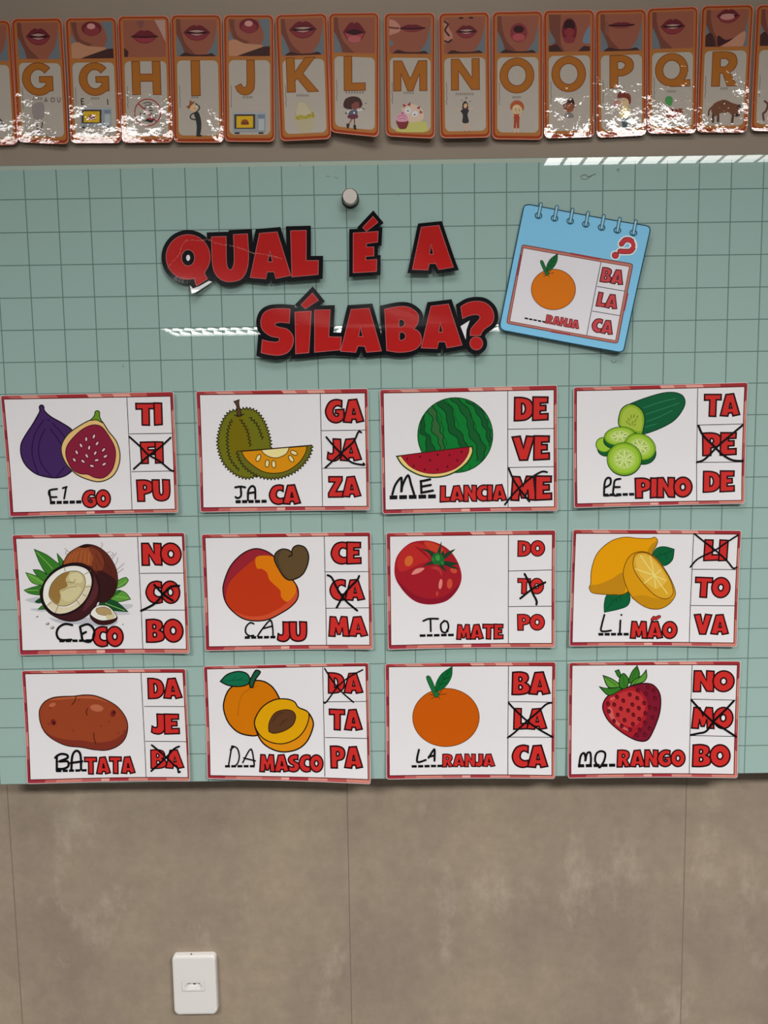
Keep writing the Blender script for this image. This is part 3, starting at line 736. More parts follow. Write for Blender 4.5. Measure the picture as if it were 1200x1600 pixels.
def pic_cashew(a):
    B = catmull([(195, 440), (200, 380), (240, 280), (310, 205), (385, 170), (450, 178), (510, 215), (560, 290), (630, 365), (662, 420), (660, 480), (620, 530), (560, 570), (480, 610), (400, 620), (320, 605), (250, 555), (210, 500)])
    a.poly((194, 62, 28), B)
    a.fill((208, 84, 52), [(655, 440), (656, 485), (620, 530), (560, 568), (480, 607), (400, 617), (320, 602), (260, 560), (350, 590), (450, 585), (540, 545), (600, 500)])
    a.fill((154, 42, 54), [(197, 440), (203, 380), (243, 282), (312, 208), (385, 173), (450, 181), (508, 216), (430, 212), (390, 235), (300, 310), (235, 380), (215, 440), (212, 490)])
    a.fill((228, 130, 18), [(398, 228), (440, 212), (510, 222), (560, 290), (630, 365), (652, 420), (640, 460), (595, 500), (558, 472), (552, 430), (510, 390), (482, 360), (470, 320), (437, 295), (405, 290)])
    a.line((30, 14, 16), 8, B, True); a.up()
    a.fo((94, 74, 46), (24, 18, 14), 8, [(515, 235), (525, 195), (560, 172), (600, 175), (622, 190, 1), (635, 160), (668, 147), (710, 165), (730, 220), (715, 290), (680, 340), (620, 365), (580, 350), (545, 300)])
    a.fill((78, 62, 44), [(522, 235), (532, 200), (560, 180), (540, 240), (570, 320), (600, 350), (580, 345), (545, 295)])
    a.curve((24, 18, 14), 8, [(622, 188), (625, 208), (605, 218)])

def pic_tomato(a):
    a.fill((166, 34, 46), [(105, 290), (115, 230), (150, 175), (210, 130), (290, 117), (350, 125), (410, 150), (460, 190), (500, 250), (523, 320), (520, 380), (490, 440), (440, 490), (380, 512), (310, 517), (240, 500), (180, 455), (130, 390), (108, 340)])
    a.fill((140, 26, 46), [(112, 345), (150, 390), (230, 455), (320, 480), (420, 465), (500, 400), (518, 385), (490, 440), (440, 490), (380, 511), (310, 515), (240, 498), (180, 453), (132, 390)])
    a.fill((190, 48, 46), [(120, 260), (150, 185), (210, 138), (280, 140), (320, 190), (320, 240), (250, 270), (190, 300), (140, 310)])
    a.fill((204, 70, 46), [(290, 125), (345, 132), (400, 160), (425, 195), (365, 190), (315, 168)])
    a.fill((150, 26, 42), [(230, 150), (290, 185), (330, 240), (290, 205)])
    a.fill((214, 108, 54), ell(195, 245, 25, 34, 20, 16)); a.fill((222, 136, 126), [(212, 330), (240, 295), (292, 290), (262, 318)])
    a.fill((186, 62, 62), [(330, 290), (370, 280), (400, 310), (400, 340), (385, 310), (350, 295)])
    a.fill((222, 132, 124), ell(393, 390, 11, 32, 8, 16)); a.fill((206, 84, 60), ell(450, 388, 17, 32, 5, 16)); a.fill((206, 84, 60), ell(475, 305, 22, 16, 30, 16)); a.fill((196, 70, 60), ell(372, 450, 8, 16, 15, 12))
    gd, gm, gl = (30, 62, 40), (36, 104, 52), (66, 148, 66)
    for q in ([(365, 215, 1), (398, 126, 1), (392, 200, 1)], [(385, 215, 1), (412, 182), (412, 200), (395, 225, 1)], [(390, 225, 1), (440, 190), (484, 172, 1), (440, 215), (405, 240, 1)], [(395, 245, 1), (450, 250), (505, 262, 1), (440, 275), (385, 262, 1)],
              [(390, 255, 1), (410, 280), (430, 312, 1), (395, 285), (375, 260, 1)], [(370, 262, 1), (320, 268), (282, 278, 1), (330, 250), (355, 240, 1)], [(350, 235, 1), (320, 195), (272, 168, 1), (330, 182), (370, 215, 1)], [(400, 260, 1), (470, 290), (500, 292, 1), (440, 265), (400, 245, 1)]):
        a.fo(gd, (26, 50, 34), 3, q)
    a.fill(gm, [(335, 235), (350, 205), (385, 195), (412, 225), (415, 265), (385, 270), (350, 262)])
    a.lines(gl, 6, [[(362, 225), (372, 240), (388, 238)], [(350, 245), (345, 230)], [(400, 250), (408, 265)]]); a.polys(gl, [ell(375, 225, 14, 18, 0, 12)])

def pic_lemon(a):
    ol, gr = (112, 78, 14), (14, 96, 58)
    leaf(a, gr, (12, 62, 40), 5, [(575, 212, 1), (600, 168), (650, 156), (712, 172, 1), (700, 240), (650, 275), (605, 245)], [[(590, 225), (650, 200), (700, 180)], [(620, 210), (625, 190)], [(655, 200), (668, 232)]], (8, 58, 36))
    leaf(a, gr, (12, 62, 40), 5, [(275, 565, 1), (275, 510), (295, 455), (360, 450), (422, 440), (438, 480), (420, 525), (360, 548)], [[(290, 545), (340, 490), (395, 455)], [(330, 500), (322, 480)], [(350, 482), (352, 510)], [(375, 468), (380, 495)]], (8, 58, 36))
    B = catmull([(190, 385), (195, 300), (230, 200), (310, 125), (400, 97), (480, 103), (560, 105), (590, 97), (608, 118), (600, 150), (575, 200), (560, 300), (420, 440), (330, 455), (235, 450), (195, 440), (180, 410)])
    a.poly((238, 166, 8), B)
    a.fill((198, 140, 26), [(190, 398), (240, 390), (320, 358), (395, 320), (405, 438), (330, 453), (235, 448), (190, 430)]); a.fill((196, 142, 24), [(606, 122), (599, 150), (575, 196), (545, 187), (572, 140)])
    a.line(ol, 5, B, True); a.up()
    H = catmull([(395, 340), (405, 270), (440, 210), (500, 187), (560, 200), (620, 250), (680, 340), (715, 420), (717, 465), (680, 515), (620, 545), (550, 540), (480, 500), (430, 440)])
    a.poly((224, 160, 22), H); a.fill((202, 144, 22), [(445, 472), (520, 460), (600, 480), (690, 482), (712, 462), (680, 513), (620, 543), (550, 538), (490, 505)])
    a.line(ol, 5, H, True); a.up()
    F_ = [(455, 250), (470, 205), (510, 192), (560, 205), (620, 260), (680, 350), (705, 420), (700, 460), (660, 482), (600, 465), (540, 410), (490, 350), (462, 300)]
    a.fo((222, 170, 48), (126, 76, 18), 5, F_)
    a.fill((230, 186, 78), [(470, 250), (482, 218), (512, 205), (556, 218), (610, 270), (662, 350), (660, 380), (600, 420), (545, 385), (495, 325)])
    a.lines((242, 218, 130), 6, [[(588, 335), (500, 210)], [(588, 335), (562, 212)], [(588, 335), (470, 295)], [(588, 335), (630, 300)], [(588, 335), (660, 368)], [(588, 335), (598, 415)], [(588, 335), (525, 385)], [(588, 335), (670, 450)]], False)

def pic_potato(a):
    B = catmull([(167, 380), (170, 330), (200, 285), (250, 260), (310, 252), (380, 250), (450, 242), (520, 248), (600, 280), (660, 320), (705, 380), (720, 440), (705, 510), (660, 560), (590, 587), (510, 585), (430, 570), (340, 560), (260, 525), (205, 480), (178, 430)])
    a.poly((154, 72, 42), B)
    a.fill((128, 54, 40), [(178, 440), (230, 490), (320, 520), (430, 528), (540, 540), (640, 520), (700, 470), (718, 440), (703, 510), (658, 558), (590, 585), (510, 583), (430, 568), (340, 558), (260, 523), (205, 478)])
    a.fill((184, 98, 62), [(230, 275), (310, 260), (450, 250), (520, 256), (600, 290), (520, 268), (400, 264), (300, 272)])
    a.polys((186, 106, 76), [ell(526, 324, 42, 22, 8, 20), ell(248, 305, 22, 12, -20, 14)])
    a.line((48, 20, 16), 6, B, True); a.up()
    a.lines((84, 26, 22), 6, [[(396, 254), (388, 282), (370, 303)], [(468, 328), (460, 350), (466, 368)], [(506, 480), (510, 520), (520, 548)]])
    a.polys((120, 40, 36), [ell(628, 358, 17, 22, 20, 16), ell(254, 414, 17, 20, -20, 16)]); a.polys((66, 20, 22), [ell(634, 352, 7, 12, 25, 12), ell(258, 418, 7, 12, -30, 12)])
    a.polys((120, 44, 34), [ell(x, y, 6, 4, 0, 8) for x, y in [(415, 275), (235, 322), (552, 438), (376, 466), (660, 480), (695, 466), (375, 556), (225, 425), (600, 408)]])

def pic_apricot(a):
    ol = (26, 16, 12)
    a.fo((216, 126, 6), ol, 9, [(178, 330), (185, 265), (215, 205), (270, 170), (340, 155), (420, 155), (480, 190), (520, 250), (530, 300), (480, 420), (400, 490), (330, 495), (260, 470), (205, 410)])
    a.lines((178, 98, 16), 4, [[(340, 205), (295, 240), (275, 300), (268, 372)], [(372, 195), (392, 185)]])
    a.fo((22, 112, 78), ol, 8, [(158, 158, 1), (200, 115), (270, 95), (325, 110), (346, 150, 1), (320, 180), (260, 190), (200, 180)])
    a.lines((14, 84, 58), 4, [[(175, 158), (240, 150), (330, 150)], [(230, 150), (255, 125)], [(270, 150), (300, 130)]])
    a.fo((28, 90, 62), ol, 8, [(345, 196, 1), (340, 160), (370, 100), (385, 87), (408, 100), (378, 145), (360, 196, 1)])
    a.fo((228, 148, 24), ol, 9, [(372, 430), (385, 370), (430, 310), (500, 272), (570, 268), (620, 285), (645, 320), (700, 345), (735, 400), (735, 450), (700, 530), (640, 580), (550, 597), (470, 575), (410, 525)])
    a.fo((230, 170, 14), ol, 7, [(372, 430), (385, 370), (430, 310), (500, 272), (570, 268), (620, 285), (645, 320), (700, 345), (712, 380), (690, 450), (640, 510), (560, 545), (480, 540), (410, 500)])
    a.fo((92, 60, 38), (60, 36, 20), 6, [(460, 462), (465, 410), (500, 355), (560, 335), (610, 345), (628, 380), (610, 430), (560, 465), (500, 482), (470, 476)])
    a.lines((58, 36, 24), 4, [[(485, 410), (510, 370), (550, 350)], [(530, 432), (550, 412), (575, 392)], [(550, 412), (548, 402)]])

def pic_orange(a, cx=427, cy=383, rx=208, ry=182, col=(206, 98, 14)):
    ol = (116, 54, 18)
    a.poly(col, ell(cx, cy, rx, ry, 0, 44)); a.line(ol, 4.5, ell(cx, cy, rx, ry, 0, 44), True); a.up()
    g = (16, 104, 54)
    def T(q): return [((p[0] - 427) * rx / 208 + cx, (p[1] - 383) * ry / 182 + cy) + tuple(p[2:]) for p in q]
    a.lines((96, 40, 14), 4, [T(q) for q in ([(372, 240), (400, 222)], [(378, 242), (430, 236)], [(376, 250), (390, 268)], [(360, 250), (335, 268)], [(352, 244), (328, 240)])])
    a.fo((34, 112, 58), (14, 58, 34), 4, T([(305, 138), (328, 129), (366, 212), (386, 238), (366, 258), (350, 240)]))
    a.fo(g, (12, 62, 36), 4, T([(360, 222, 1), (365, 170), (400, 110), (466, 64, 1), (463, 120), (440, 170), (400, 210)]))
    a.lines((8, 66, 36), 4, [T(q) for q in ([(368, 215), (410, 150), (460, 75)], [(390, 180), (378, 150)], [(412, 147), (405, 115)], [(432, 115), (430, 95)], [(395, 178), (430, 165)], [(415, 145), (450, 130)])])

def pic_strawberry(a):
    ol = (52, 12, 22)
    B = catmull([(267, 330), (275, 280), (310, 240), (380, 210), (450, 185), (520, 170), (580, 180), (620, 230), (628, 300), (615, 380), (580, 470), (550, 520), (510, 532), (450, 515), (370, 465), (300, 400)])
    a.poly((170, 36, 48), B)
    a.fill((126, 28, 50), [(455, 188), (520, 173), (580, 183), (617, 230), (625, 300), (612, 380), (578, 470), (548, 517), (505, 528), (450, 505), (500, 460), (540, 380), (545, 290), (510, 225)])
    a.fill((192, 56, 58), [(300, 300), (350, 245), (440, 215), (500, 240), (530, 300), (520, 370), (480, 430), (430, 440), (360, 400)])
    a.fill((206, 96, 92), [(302, 318), (325, 330), (342, 385), (390, 435), (445, 470), (385, 452), (325, 402), (302, 355)]); a.fill((212, 96, 88), ell(327, 265, 17, 10, -20, 12))
    a.line(ol, 8, B, True); a.up()
    sd = [(355, 255), (435, 240), (482, 262), (395, 278), (300, 297), (338, 303), (452, 303), (525, 293), (380, 328), (425, 340), (492, 325), (305, 345), (360, 367), (458, 367), (532, 357), (403, 400), (495, 393), (337, 405), (455, 425), (530, 417), (385, 437), (437, 460), (497, 462), (560, 453), (478, 492), (530, 490), (548, 195), (583, 215), (537, 235), (592, 262), (560, 320), (595, 330), (578, 385), (485, 215)]
    a.polys((88, 14, 30), [ell(x, y, 12, 15, -20, 12) for x, y in sd]); a.polys((124, 30, 40), [ell(x + 1, y + 2, 6, 8, -20, 10) for x, y in sd])
    g, gl, go = (58, 122, 40), (96, 154, 58), (20, 48, 20)
    for c_, q in ((g, [(343, 92, 1), (366, 84, 1), (380, 125), (362, 128)]), (g, [(430, 140, 1), (450, 95), (480, 60, 1), (495, 110), (480, 142), (435, 168)]), (gl, [(435, 186, 1), (460, 150), (510, 120), (537, 85, 1), (540, 130), (520, 160), (470, 175)]),
                  (gl, [(268, 120, 1), (320, 140), (370, 175), (372, 195), (300, 192)]), (g, [(245, 190, 1), (290, 200), (385, 195), (345, 230), (297, 242)]), (g, [(372, 192), (370, 140), (395, 107), (425, 140), (425, 175), (405, 203)])):
        a.fo(c_, go, 6, q)
    a.lines((40, 92, 30), 4, [[(280, 130), (350, 182)], [(265, 200), (350, 205)], [(395, 125), (400, 190)], [(480, 75), (450, 140)], [(532, 100), (460, 172)]])

def bendf(a, b, c_, e):
    """bow across, bow along, lift of the right edge, lift of the bottom edge (metres)"""
    return lambda x, y: a * x * x + b * y * y + c_ * max(0, x) ** 2 + e * max(0, -y) ** 2 + .0004 * (1 + sin(3 * x + 2 * y))

card(0, 590, [(5, 112), (1090, 88), (1122, 840), (70, 868)], [(25, 135), (1072, 117), (1104, 820), (88, 842)], [(795, 120), (830, 825)], [(812, 352), (1083, 348)], [(825, 588), (1095, 582)],
     [('TI', (855, 160, 1018, 298)), ('FI', (883, 402, 1025, 535)), ('PU', (860, 638, 1068, 770))], ('GO', (517, 702, 693, 810)), (318, 512, 778, 19, 5),
     [[(360, 695), (312, 705), (318, 742), (358, 745)], [(312, 705), (318, 745), (326, 785)], [(322, 782), (345, 782)], [(395, 690), (420, 682)], [(415, 692), (405, 755)]], 8,
     [[(812, 370), (880, 430), (930, 480), (1000, 520), (1070, 575), (1092, 582)], [(1072, 375), (1000, 440), (930, 490), (840, 570)]], 9, pic_fig,
     'fig card ending in GO, with purple figs and FI crossed out', bendf(.0006, .0006, .0045, .0025))
card(290, 590, [(65, 85), (1140, 68), (1152, 825), (97, 840)], [(88, 107), (1122, 97), (1135, 802), (113, 812)], [(842, 98), (857, 803)], [(850, 332), (1125, 328)], [(855, 567), (1130, 563)],
     [('GA', (875, 137, 1112, 282)), ('JA', (885, 382, 1098, 520)), ('ZA', (893, 617, 1095, 745))], ('CA', (525, 670, 718, 790)), (315, 508, 773, 19, 5),
     [[(312, 685), (345, 680), (374, 685)], [(345, 682), (349, 735), (330, 752), (315, 745)], [(392, 765), (394, 705), (415, 677), (435, 692), (438, 755)], [(390, 722), (438, 715)]], 9,
     [[(880, 372), (930, 430), (985, 485), (1040, 530), (1113, 545), (1112, 535)], [(1098, 342), (1080, 340), (1050, 400), (980, 465), (875, 562)]], 9, pic_jackfruit,
     'jackfruit card ending in CA, with green spiky fruit and yellow slice', bendf(.0006, .0006, .003, .003))
card(580, 590, [(53, 75), (1160, 47), (1160, 830), (72, 850)], [(75, 97), (1140, 77), (1140, 805), (88, 825)], [(852, 82), (853, 808)], [(853, 323), (1140, 318)], [(853, 562), (1138, 556)],
     [('DE', (893, 122, 1102, 268)), ('VE', (880, 365, 1110, 515)), ('ME', (872, 615, 1122, 765))], ('LANCIA', (430, 672, 845, 772)), (115, 403, 744, 24, 5),
     [[(132, 728), (150, 670), (185, 625), (190, 650), (188, 715), (196, 670), (230, 610), (250, 670), (268, 728)], [(310, 645), (314, 720)], [(308, 648), (368, 635)], [(315, 680), (372, 670)], [(312, 718), (385, 705)]], 10,
     [[(857, 565), (900, 660), (985, 772)], [(1095, 590), (1060, 588), (990, 630), (900, 710), (833, 792)]], 9, pic_melon,
     'watermelon card ending in LANCIA, with striped melon and red slice', bendf(.0028, .0006, .0005, .003))
card(880, 590, [(62, 60), (1148, 30), (1120, 785), (62, 812)], [(80, 83), (1128, 57), (1103, 765), (80, 787)], [(838, 65), (828, 770)], [(835, 297), (1120, 290)], [(830, 530), (1110, 527)],
     [('TA', (880, 103, 1098, 242)), ('PE', (868, 345, 1075, 485)), ('DE', (870, 583, 1060, 713))], ('PINO', (447, 625, 800, 748)), (245, 440, 730, 17, 5),
     [[(250, 735), (255, 660), (270, 628), (292, 630), (290, 665), (258, 685)], [(252, 735), (280, 735)], [(355, 632), (322, 640), (312, 680), (310, 732), (355, 732)], [(315, 683), (350, 683)]], 9,
     [[(842, 300), (870, 360), (930, 420), (990, 480), (1050, 515), (1115, 520)], [(1115, 297), (1040, 360), (960, 430), (880, 510), (832, 528)]], 10, pic_cucumber,
     'cucumber card ending in PINO, with cut cucumber and pale slices', bendf(.0025, .0006, .0008, .0032))
card(10, 815, [(37, 82), (1120, 65), (1152, 815), (90, 832)], [(60, 105), (1105, 87), (1133, 790), (105, 803)], [(822, 95), (857, 793)], [(838, 323), (1118, 318)], [(848, 552), (1128, 548)],
     [('NO', (848, 133, 1097, 270)), ('CO', (875, 370, 1088, 508)), ('BO', (877, 607, 1110, 748))], ('CO', (543, 655, 732, 778)), (335, 530, 742, 16, 5),
     [[(414, 645), (370, 638), (330, 660), (318, 700), (342, 735), (410, 735)], [(462, 655), (510, 640), (545, 665), (552, 710), (525, 748), (482, 738), (475, 705), (500, 688)], [(462, 655), (478, 730)]], 10,
     [[(928, 393), (985, 450), (1045, 490)], [(1085, 397), (1030, 405), (985, 450), (930, 510), (845, 555)]], 11, pic_coconut,
     'coconut card ending in CO, with halved brown coconut and leaves', bendf(.0006, .0006, .0045, .0022))
card(300, 815, [(60, 78), (1117, 63), (1132, 790), (88, 803)], [(82, 100), (1102, 87), (1112, 765), (108, 778)], [(827, 92), (842, 768)], [(832, 313), (1103, 310)], [(838, 540), (1108, 535)],
     [('CE', (870, 127, 1055, 263)), ('CA', (863, 360, 1078, 490)), ('MA', (855, 590, 1097, 713))], ('JU', (535, 625, 717, 745)), (332, 523, 720, 16, 5),
     [[(388, 637), (365, 630), (340, 655), (338, 690), (360, 710), (387, 708)], [(412, 712), (440, 670), (490, 615), (505, 660), (508, 712)], [(450, 665), (505, 650)]], 7,
     [[(848, 333), (875, 350), (910, 420), (960, 490), (1033, 552)], [(1045, 337), (1030, 365), (960, 440), (905, 535)]], 10, pic_cashew,
     'cashew fruit card ending in JU, with red fruit and brown nut', bendf(.0006, .0006, .0032, .003))
card(590, 815, [(53, 68), (1110, 50), (1103, 780), (65, 793)], [(75, 90), (1090, 78), (1085, 755), (83, 768)], [(817, 83), (815, 760)], [(817, 308), (1090, 300)], [(817, 530), (1088, 525)],
     [('DO', (875, 118, 1042, 215)), ('TO', (875, 353, 1035, 450)), ('PO', (872, 577, 1040, 675))], ('MATE', (493, 640, 782, 732)), (263, 475, 707, 15, 5),
     [[(285, 618), (320, 605), (378, 605)], [(330, 610), (332, 682)], [(415, 620), (395, 640), (400, 680), (425, 690), (442, 660), (435, 625), (413, 618)], [(432, 676), (438, 682)]], 8,
     [[(917, 325), (945, 380), (965, 440), (990, 490), (990, 515)], [(1045, 377), (970, 415), (890, 478)]], 10, pic_tomato,
     'tomato card ending in MATE, with a glossy red tomato', bendf(.0028, .0006, .0005, .0026))
card(875, 815, [(78, 47), (1127, 53), (1092, 775), (52, 772)], [(95, 72), (1108, 77), (1075, 752), (70, 750)], [(833, 73), (802, 752)], [(823, 297), (1095, 298)], [(812, 523), (1085, 523)],
     [('LI', (898, 113, 1043, 243)), ('TO', (843, 347, 1057, 473)), ('VA', (833, 577, 1045, 700))], ('MÃO', (437, 622, 728, 727)), (235, 425, 700, 16, 5),
     [[(275, 580), (258, 640), (255, 680), (315, 677)], [(375, 615), (370, 690)], [(381, 580), (382, 582)]], 8,
     [[(838, 75), (880, 110), (970, 180), (1040, 245), (1075, 288), (1098, 282)], [(1105, 82), (1040, 125), (960, 180), (860, 230), (812, 282)]], 8, pic_lemon,
     'lemon card ending in MÃO, with yellow lemons and LI crossed out', bendf(.0028, .0006, .0005, .003))
card(20, 1025, [(57, 90), (1085, 73), (1115, 770), (97, 793)], [(77, 110), (1068, 97), (1103, 748), (115, 768)], [(803, 100), (837, 752)], [(823, 313), (1080, 310)], [(830, 530), (1092, 528)],
     [('DA', (847, 135, 1060, 262)), ('JE', (867, 358, 1043, 483)), ('BA', (865, 580, 1073, 695))], ('TATA', (453, 628, 765, 732)), (277, 465, 712, 15, 5),
     [[(280, 712), (278, 620)], [(268, 632), (300, 610), (340, 615), (343, 635), (295, 655), (345, 655), (350, 685), (320, 700), (282, 700)], [(370, 704), (375, 620), (400, 590), (425, 615), (430, 705)], [(365, 665), (438, 655)]], 10,
     [[(872, 552), (940, 605), (1000, 660), (1035, 690), (1042, 715), (1052, 712)], [(1045, 557), (1010, 575), (960, 630), (870, 712)]], 9, pic_potato,
     'potato card ending in TATA, with a brown potato', bendf(.0006, .0006, .004, .002))
card(305, 1025, [(52, 62), (1085, 38), (1097, 785), (80, 757)], [(72, 80), (1067, 58), (1082, 758), (98, 738)], [(797, 65), (812, 745)], [(808, 285), (1070, 280)], [(812, 507), (1075, 510)],
     [('DA', (832, 103, 1047, 230)), ('TA', (840, 330, 1043, 460)), ('PA', (847, 560, 1045, 692))], ('MASCO', (405, 613, 800, 717)), (190, 375, 682, 14, 5),
     [[(212, 677), (228, 575), (235, 560), (265, 575), (278, 620), (270, 660), (255, 677)], [(222, 582), (245, 562)], [(300, 660), (350, 578), (372, 675)], [(305, 632), (378, 650)]], 6.5,
     [[(810, 75), (850, 140), (910, 215), (990, 285)], [(1047, 82), (960, 130), (890, 190), (820, 285), (803, 285)]], 7, pic_apricot,
     'apricot card ending in MASCO, with orange apricot cut to its stone', bendf(.0006, .0006, .0022, .005))
card(590, 1025, [(47, 45), (1112, 33), (1103, 757), (55, 762)], [(68, 65), (1092, 58), (1085, 737), (73, 740)], [(817, 62), (812, 738)], [(817, 283), (1090, 285)], [(812, 505), (1087, 503)],
     [('BA', (840, 97, 1075, 238)), ('LA', (850, 325, 1055, 455)), ('CA', (840, 553, 1060, 690))], ('RANJA', (405, 610, 732, 688)), (212, 405, 683, 15, 5),
     [[(258, 582), (247, 655), (300, 645)], [(318, 632), (345, 590), (356, 585), (355, 650)], [(318, 627), (355, 617)]], 9,
     [[(818, 290), (850, 325), (930, 400), (1000, 450), (1090, 500)], [(1085, 287), (1050, 298), (1000, 345), (930, 405), (860, 470), (812, 507)]], 9, pic_orange,
     'orange card ending in RANJA, in the bottom row of cards', bendf(.002, .0006, .0008, .0024))
card(875, 1025, [(53, 37), (1122, 27), (1098, 752), (45, 755)], [(73, 55), (1103, 52), (1077, 730), (63, 733)], [(823, 52), (803, 732)], [(818, 268), (1093, 272)], [(808, 495), (1080, 497)],
     [('NO', (832, 90, 1083, 220)), ('MO', (822, 318, 1075, 450)), ('BO', (825, 550, 1055, 685))], ('RANGO', (355, 585, 778, 688)), (108, 342, 678, 19, 5),
     [[(115, 680), (125, 620), (145, 600), (155, 625), (155, 645), (165, 605), (185, 598), (190, 640), (185, 680)], [(242, 690), (216, 650), (225, 605), (255, 590), (280, 605), (272, 650), (245, 690)]], 9,
     [[(818, 272), (880, 340), (950, 405), (1020, 450), (1092, 497)], [(1080, 275), (1030, 330), (960, 400), (910, 465), (860, 480), (815, 490)]], 10, pic_strawberry,
     'strawberry card ending in RANGO, with a red strawberry', bendf(.0024, .0006, .0008, .0022))

# ------------------------------------------------------------------ title words
RED, INKB = (174, 27, 25), (6, 6, 12)
def title(zoom, letters, margin, label, quad, bend, white=None, extra=None, d=.004):
    ox, oy, sc = zoom
    fr = Frame(quad, BOARD + d, bend, .006); fr.zoom(ox, oy, sc)
    e = empty('title_cutout', (fr.cx, -(BOARD + d), fr.cz), label, 'lettering', 'red and black title words on the board')
    # black backing: union of the letters and of a wide band along each outline
    V = []; Fc = []
    for name, groups in letters:
        for g in groups:
            z = g[0]
            P = [((z[0] + p[0] / z[2] - ox) * sc, (z[1] + p[1] / z[2] - oy) * sc) for p in g[1]]
            P = resample(P, 5.0 * sc); polys = [P] + ribbon(P, margin * 2, True)
            for q in polys:
                A = [fr.xz(p) for p in q]
                ar = sum(A[i][0] * A[(i + 1) % len(A)][1] - A[(i + 1) % len(A)][0] * A[i][1] for i in range(len(A)))
                if ar < 0: A.reverse()
                b = len(V); V += A; Fc.append(list(range(b, b + len(A))))
    xs = [v[0] for v in V]; zs_ = [v[1] for v in V]
    x = min(xs)
    while x < max(xs):
        z = min(zs_)
        while z < max(zs_): V.append((x + .0013, z + .0017)); z += .006
        x += .006
    r = delaunay_2d_cdt([Vector(v) for v in V], [], Fc, 1, 1e-6)
    vv = [(p.x, p.y) for p in r[0]]; ff = [tuple(f) for f in r[2]]
    slab(fr, None, .0006, 'backing', e, INKB, (30, 30, 36), 'title', 'black laminated backing', union=(vv, ff))
    for name, groups in letters:
        a = Art(fr, 2.5e-4, 'title')
        for g in groups:
            z = g[0]
            C = [[((z[0] + p[0] / z[2] - ox) * sc, (z[1] + p[1] / z[2] - oy) * sc) for p in c_] for c_ in g[1:]]
            a.poly(RED, *C); a.lift -= a.dz
        a.up()
        for g in groups:
            z = g[0]
            for c_ in g[1:]: a.line((176, 96, 96), 1.0 * sc, [((z[0] + p[0] / z[2] - ox) * sc, (z[1] + p[1] / z[2] - oy) * sc) for p in c_], True)
        a.build('letter', e, 'red letter ' + name)
    if white:
        a = Art(fr, 2.5e-4, 'title'); a.polys((226, 224, 226), white); a.build('paper_gap', e, 'white paper showing inside the lettering')
    if extra: extra(fr, e)
    return e

Z1 = (240, 340, 4.2857); Z2 = (530, 320, 6.0); Z3 = (390, 430, 4.4444); Z4 = (640, 430, 7.5)
def cs(pts, n=5): return catmull(pts, True, n)
def qal(): return None
Qo = ell(232, 265, 147, 150, 0, 44)
# ring with its tail as one outline
Qt = [p for p in ell(232, 265, 147, 150, 0, 60, 52, 52 + 342)]
Qout = ell(232, 265, 147, 150, 0, 56, 73, 73 + 324) + [(342, 376), (363, 412), (290, 460)]
def flap(fr, e):
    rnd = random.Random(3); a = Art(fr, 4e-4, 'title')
    P = catmull([(95, 338), (130, 295), (170, 250), (185, 205), (205, 168), (235, 152), (310, 156), (368, 150), (430, 175), (520, 190), (600, 212), (660, 236), (760, 250), (862, 280)], False, 14)  # pale broken strokes paint the glare that runs along the crease
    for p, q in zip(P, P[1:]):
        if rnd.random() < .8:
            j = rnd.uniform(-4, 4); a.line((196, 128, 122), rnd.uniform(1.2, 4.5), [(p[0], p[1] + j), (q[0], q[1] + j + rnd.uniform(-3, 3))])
    a.build('crease_glare', e, 'pale painted glare along the crease in the plastic')
    P = [(245, 455), (262, 512), (285, 508), (395, 432), (372, 425), (310, 462), (268, 478)]
    m, nt, b = newmat('glare_white_laminate'); b.inputs['Base Color'].default_value = (.75, .76, .76, 1); b.inputs['Roughness'].default_value = .15; b.inputs['Coat Weight'].default_value = 1  # opaque white stands in for the glare on the clear film
    v, f = triangulate([[fr.xz(p) for p in P]], .004)
    VV = [fr.out(x, z, .0002 + .004 * max(0, (-(z) - .045) / .02)) for x, z in v]
    link('laminate_edge', VV, [tuple(reversed(t)) for t in f], [m], None, e, 'plastic corner curling off, its glare painted white')
title(Z1, [('Q', [(Z1, Qout, ell(232, 270, 44, 54))]),
           ('U', [(Z1, cs([(388, 130, 1), (487, 127, 1), (488, 290), (497, 335), (512, 350), (530, 335), (540, 280), (535, 115, 1), (630, 110, 1), (637, 260), (625, 350), (590, 410), (530, 430), (470, 425), (420, 385), (395, 310)]))]),
           ('A', [(Z1, [(710, 107), (828, 97), (920, 390), (820, 410), (808, 365), (762, 365), (752, 412), (648, 402)], [(780, 225), (797, 297), (765, 297)])]),
           ('L', [(Z1, [(918, 90), (1023, 88), (1023, 290), (1105, 290), (1103, 385), (928, 400)])])], 31,
      'red and black cut-out word QUAL at the top left', [(253, 352), (505, 352), (505, 460), (253, 460)], bendf(.001, .0005, .0015, .004),
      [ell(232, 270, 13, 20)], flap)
title(Z2, [('É', [(Z2, [(132, 265), (365, 252), (360, 352), (255, 365), (255, 397), (325, 397), (325, 482), (250, 485), (250, 520), (352, 515), (350, 630), (132, 643)]), (Z2, [(220, 215), (318, 112), (363, 167), (255, 250)])])], 38,
      'red and black cut-out word É in the middle of the title', [(545, 330), (598, 330), (598, 433), (545, 433)], bendf(.0005, .0005, .0012, .004))
title(Z2, [('A', [(Z2, [(770, 212), (935, 195), (1068, 590), (933, 612), (903, 552), (842, 555), (830, 617), (685, 612)], [(862, 370), (883, 465), (845, 465)])])], 38,
      'red and black cut-out word A beside the notepad', [(636, 345), (718, 345), (718, 430), (636, 430)], bendf(.0008, .0005, .0008, .005))
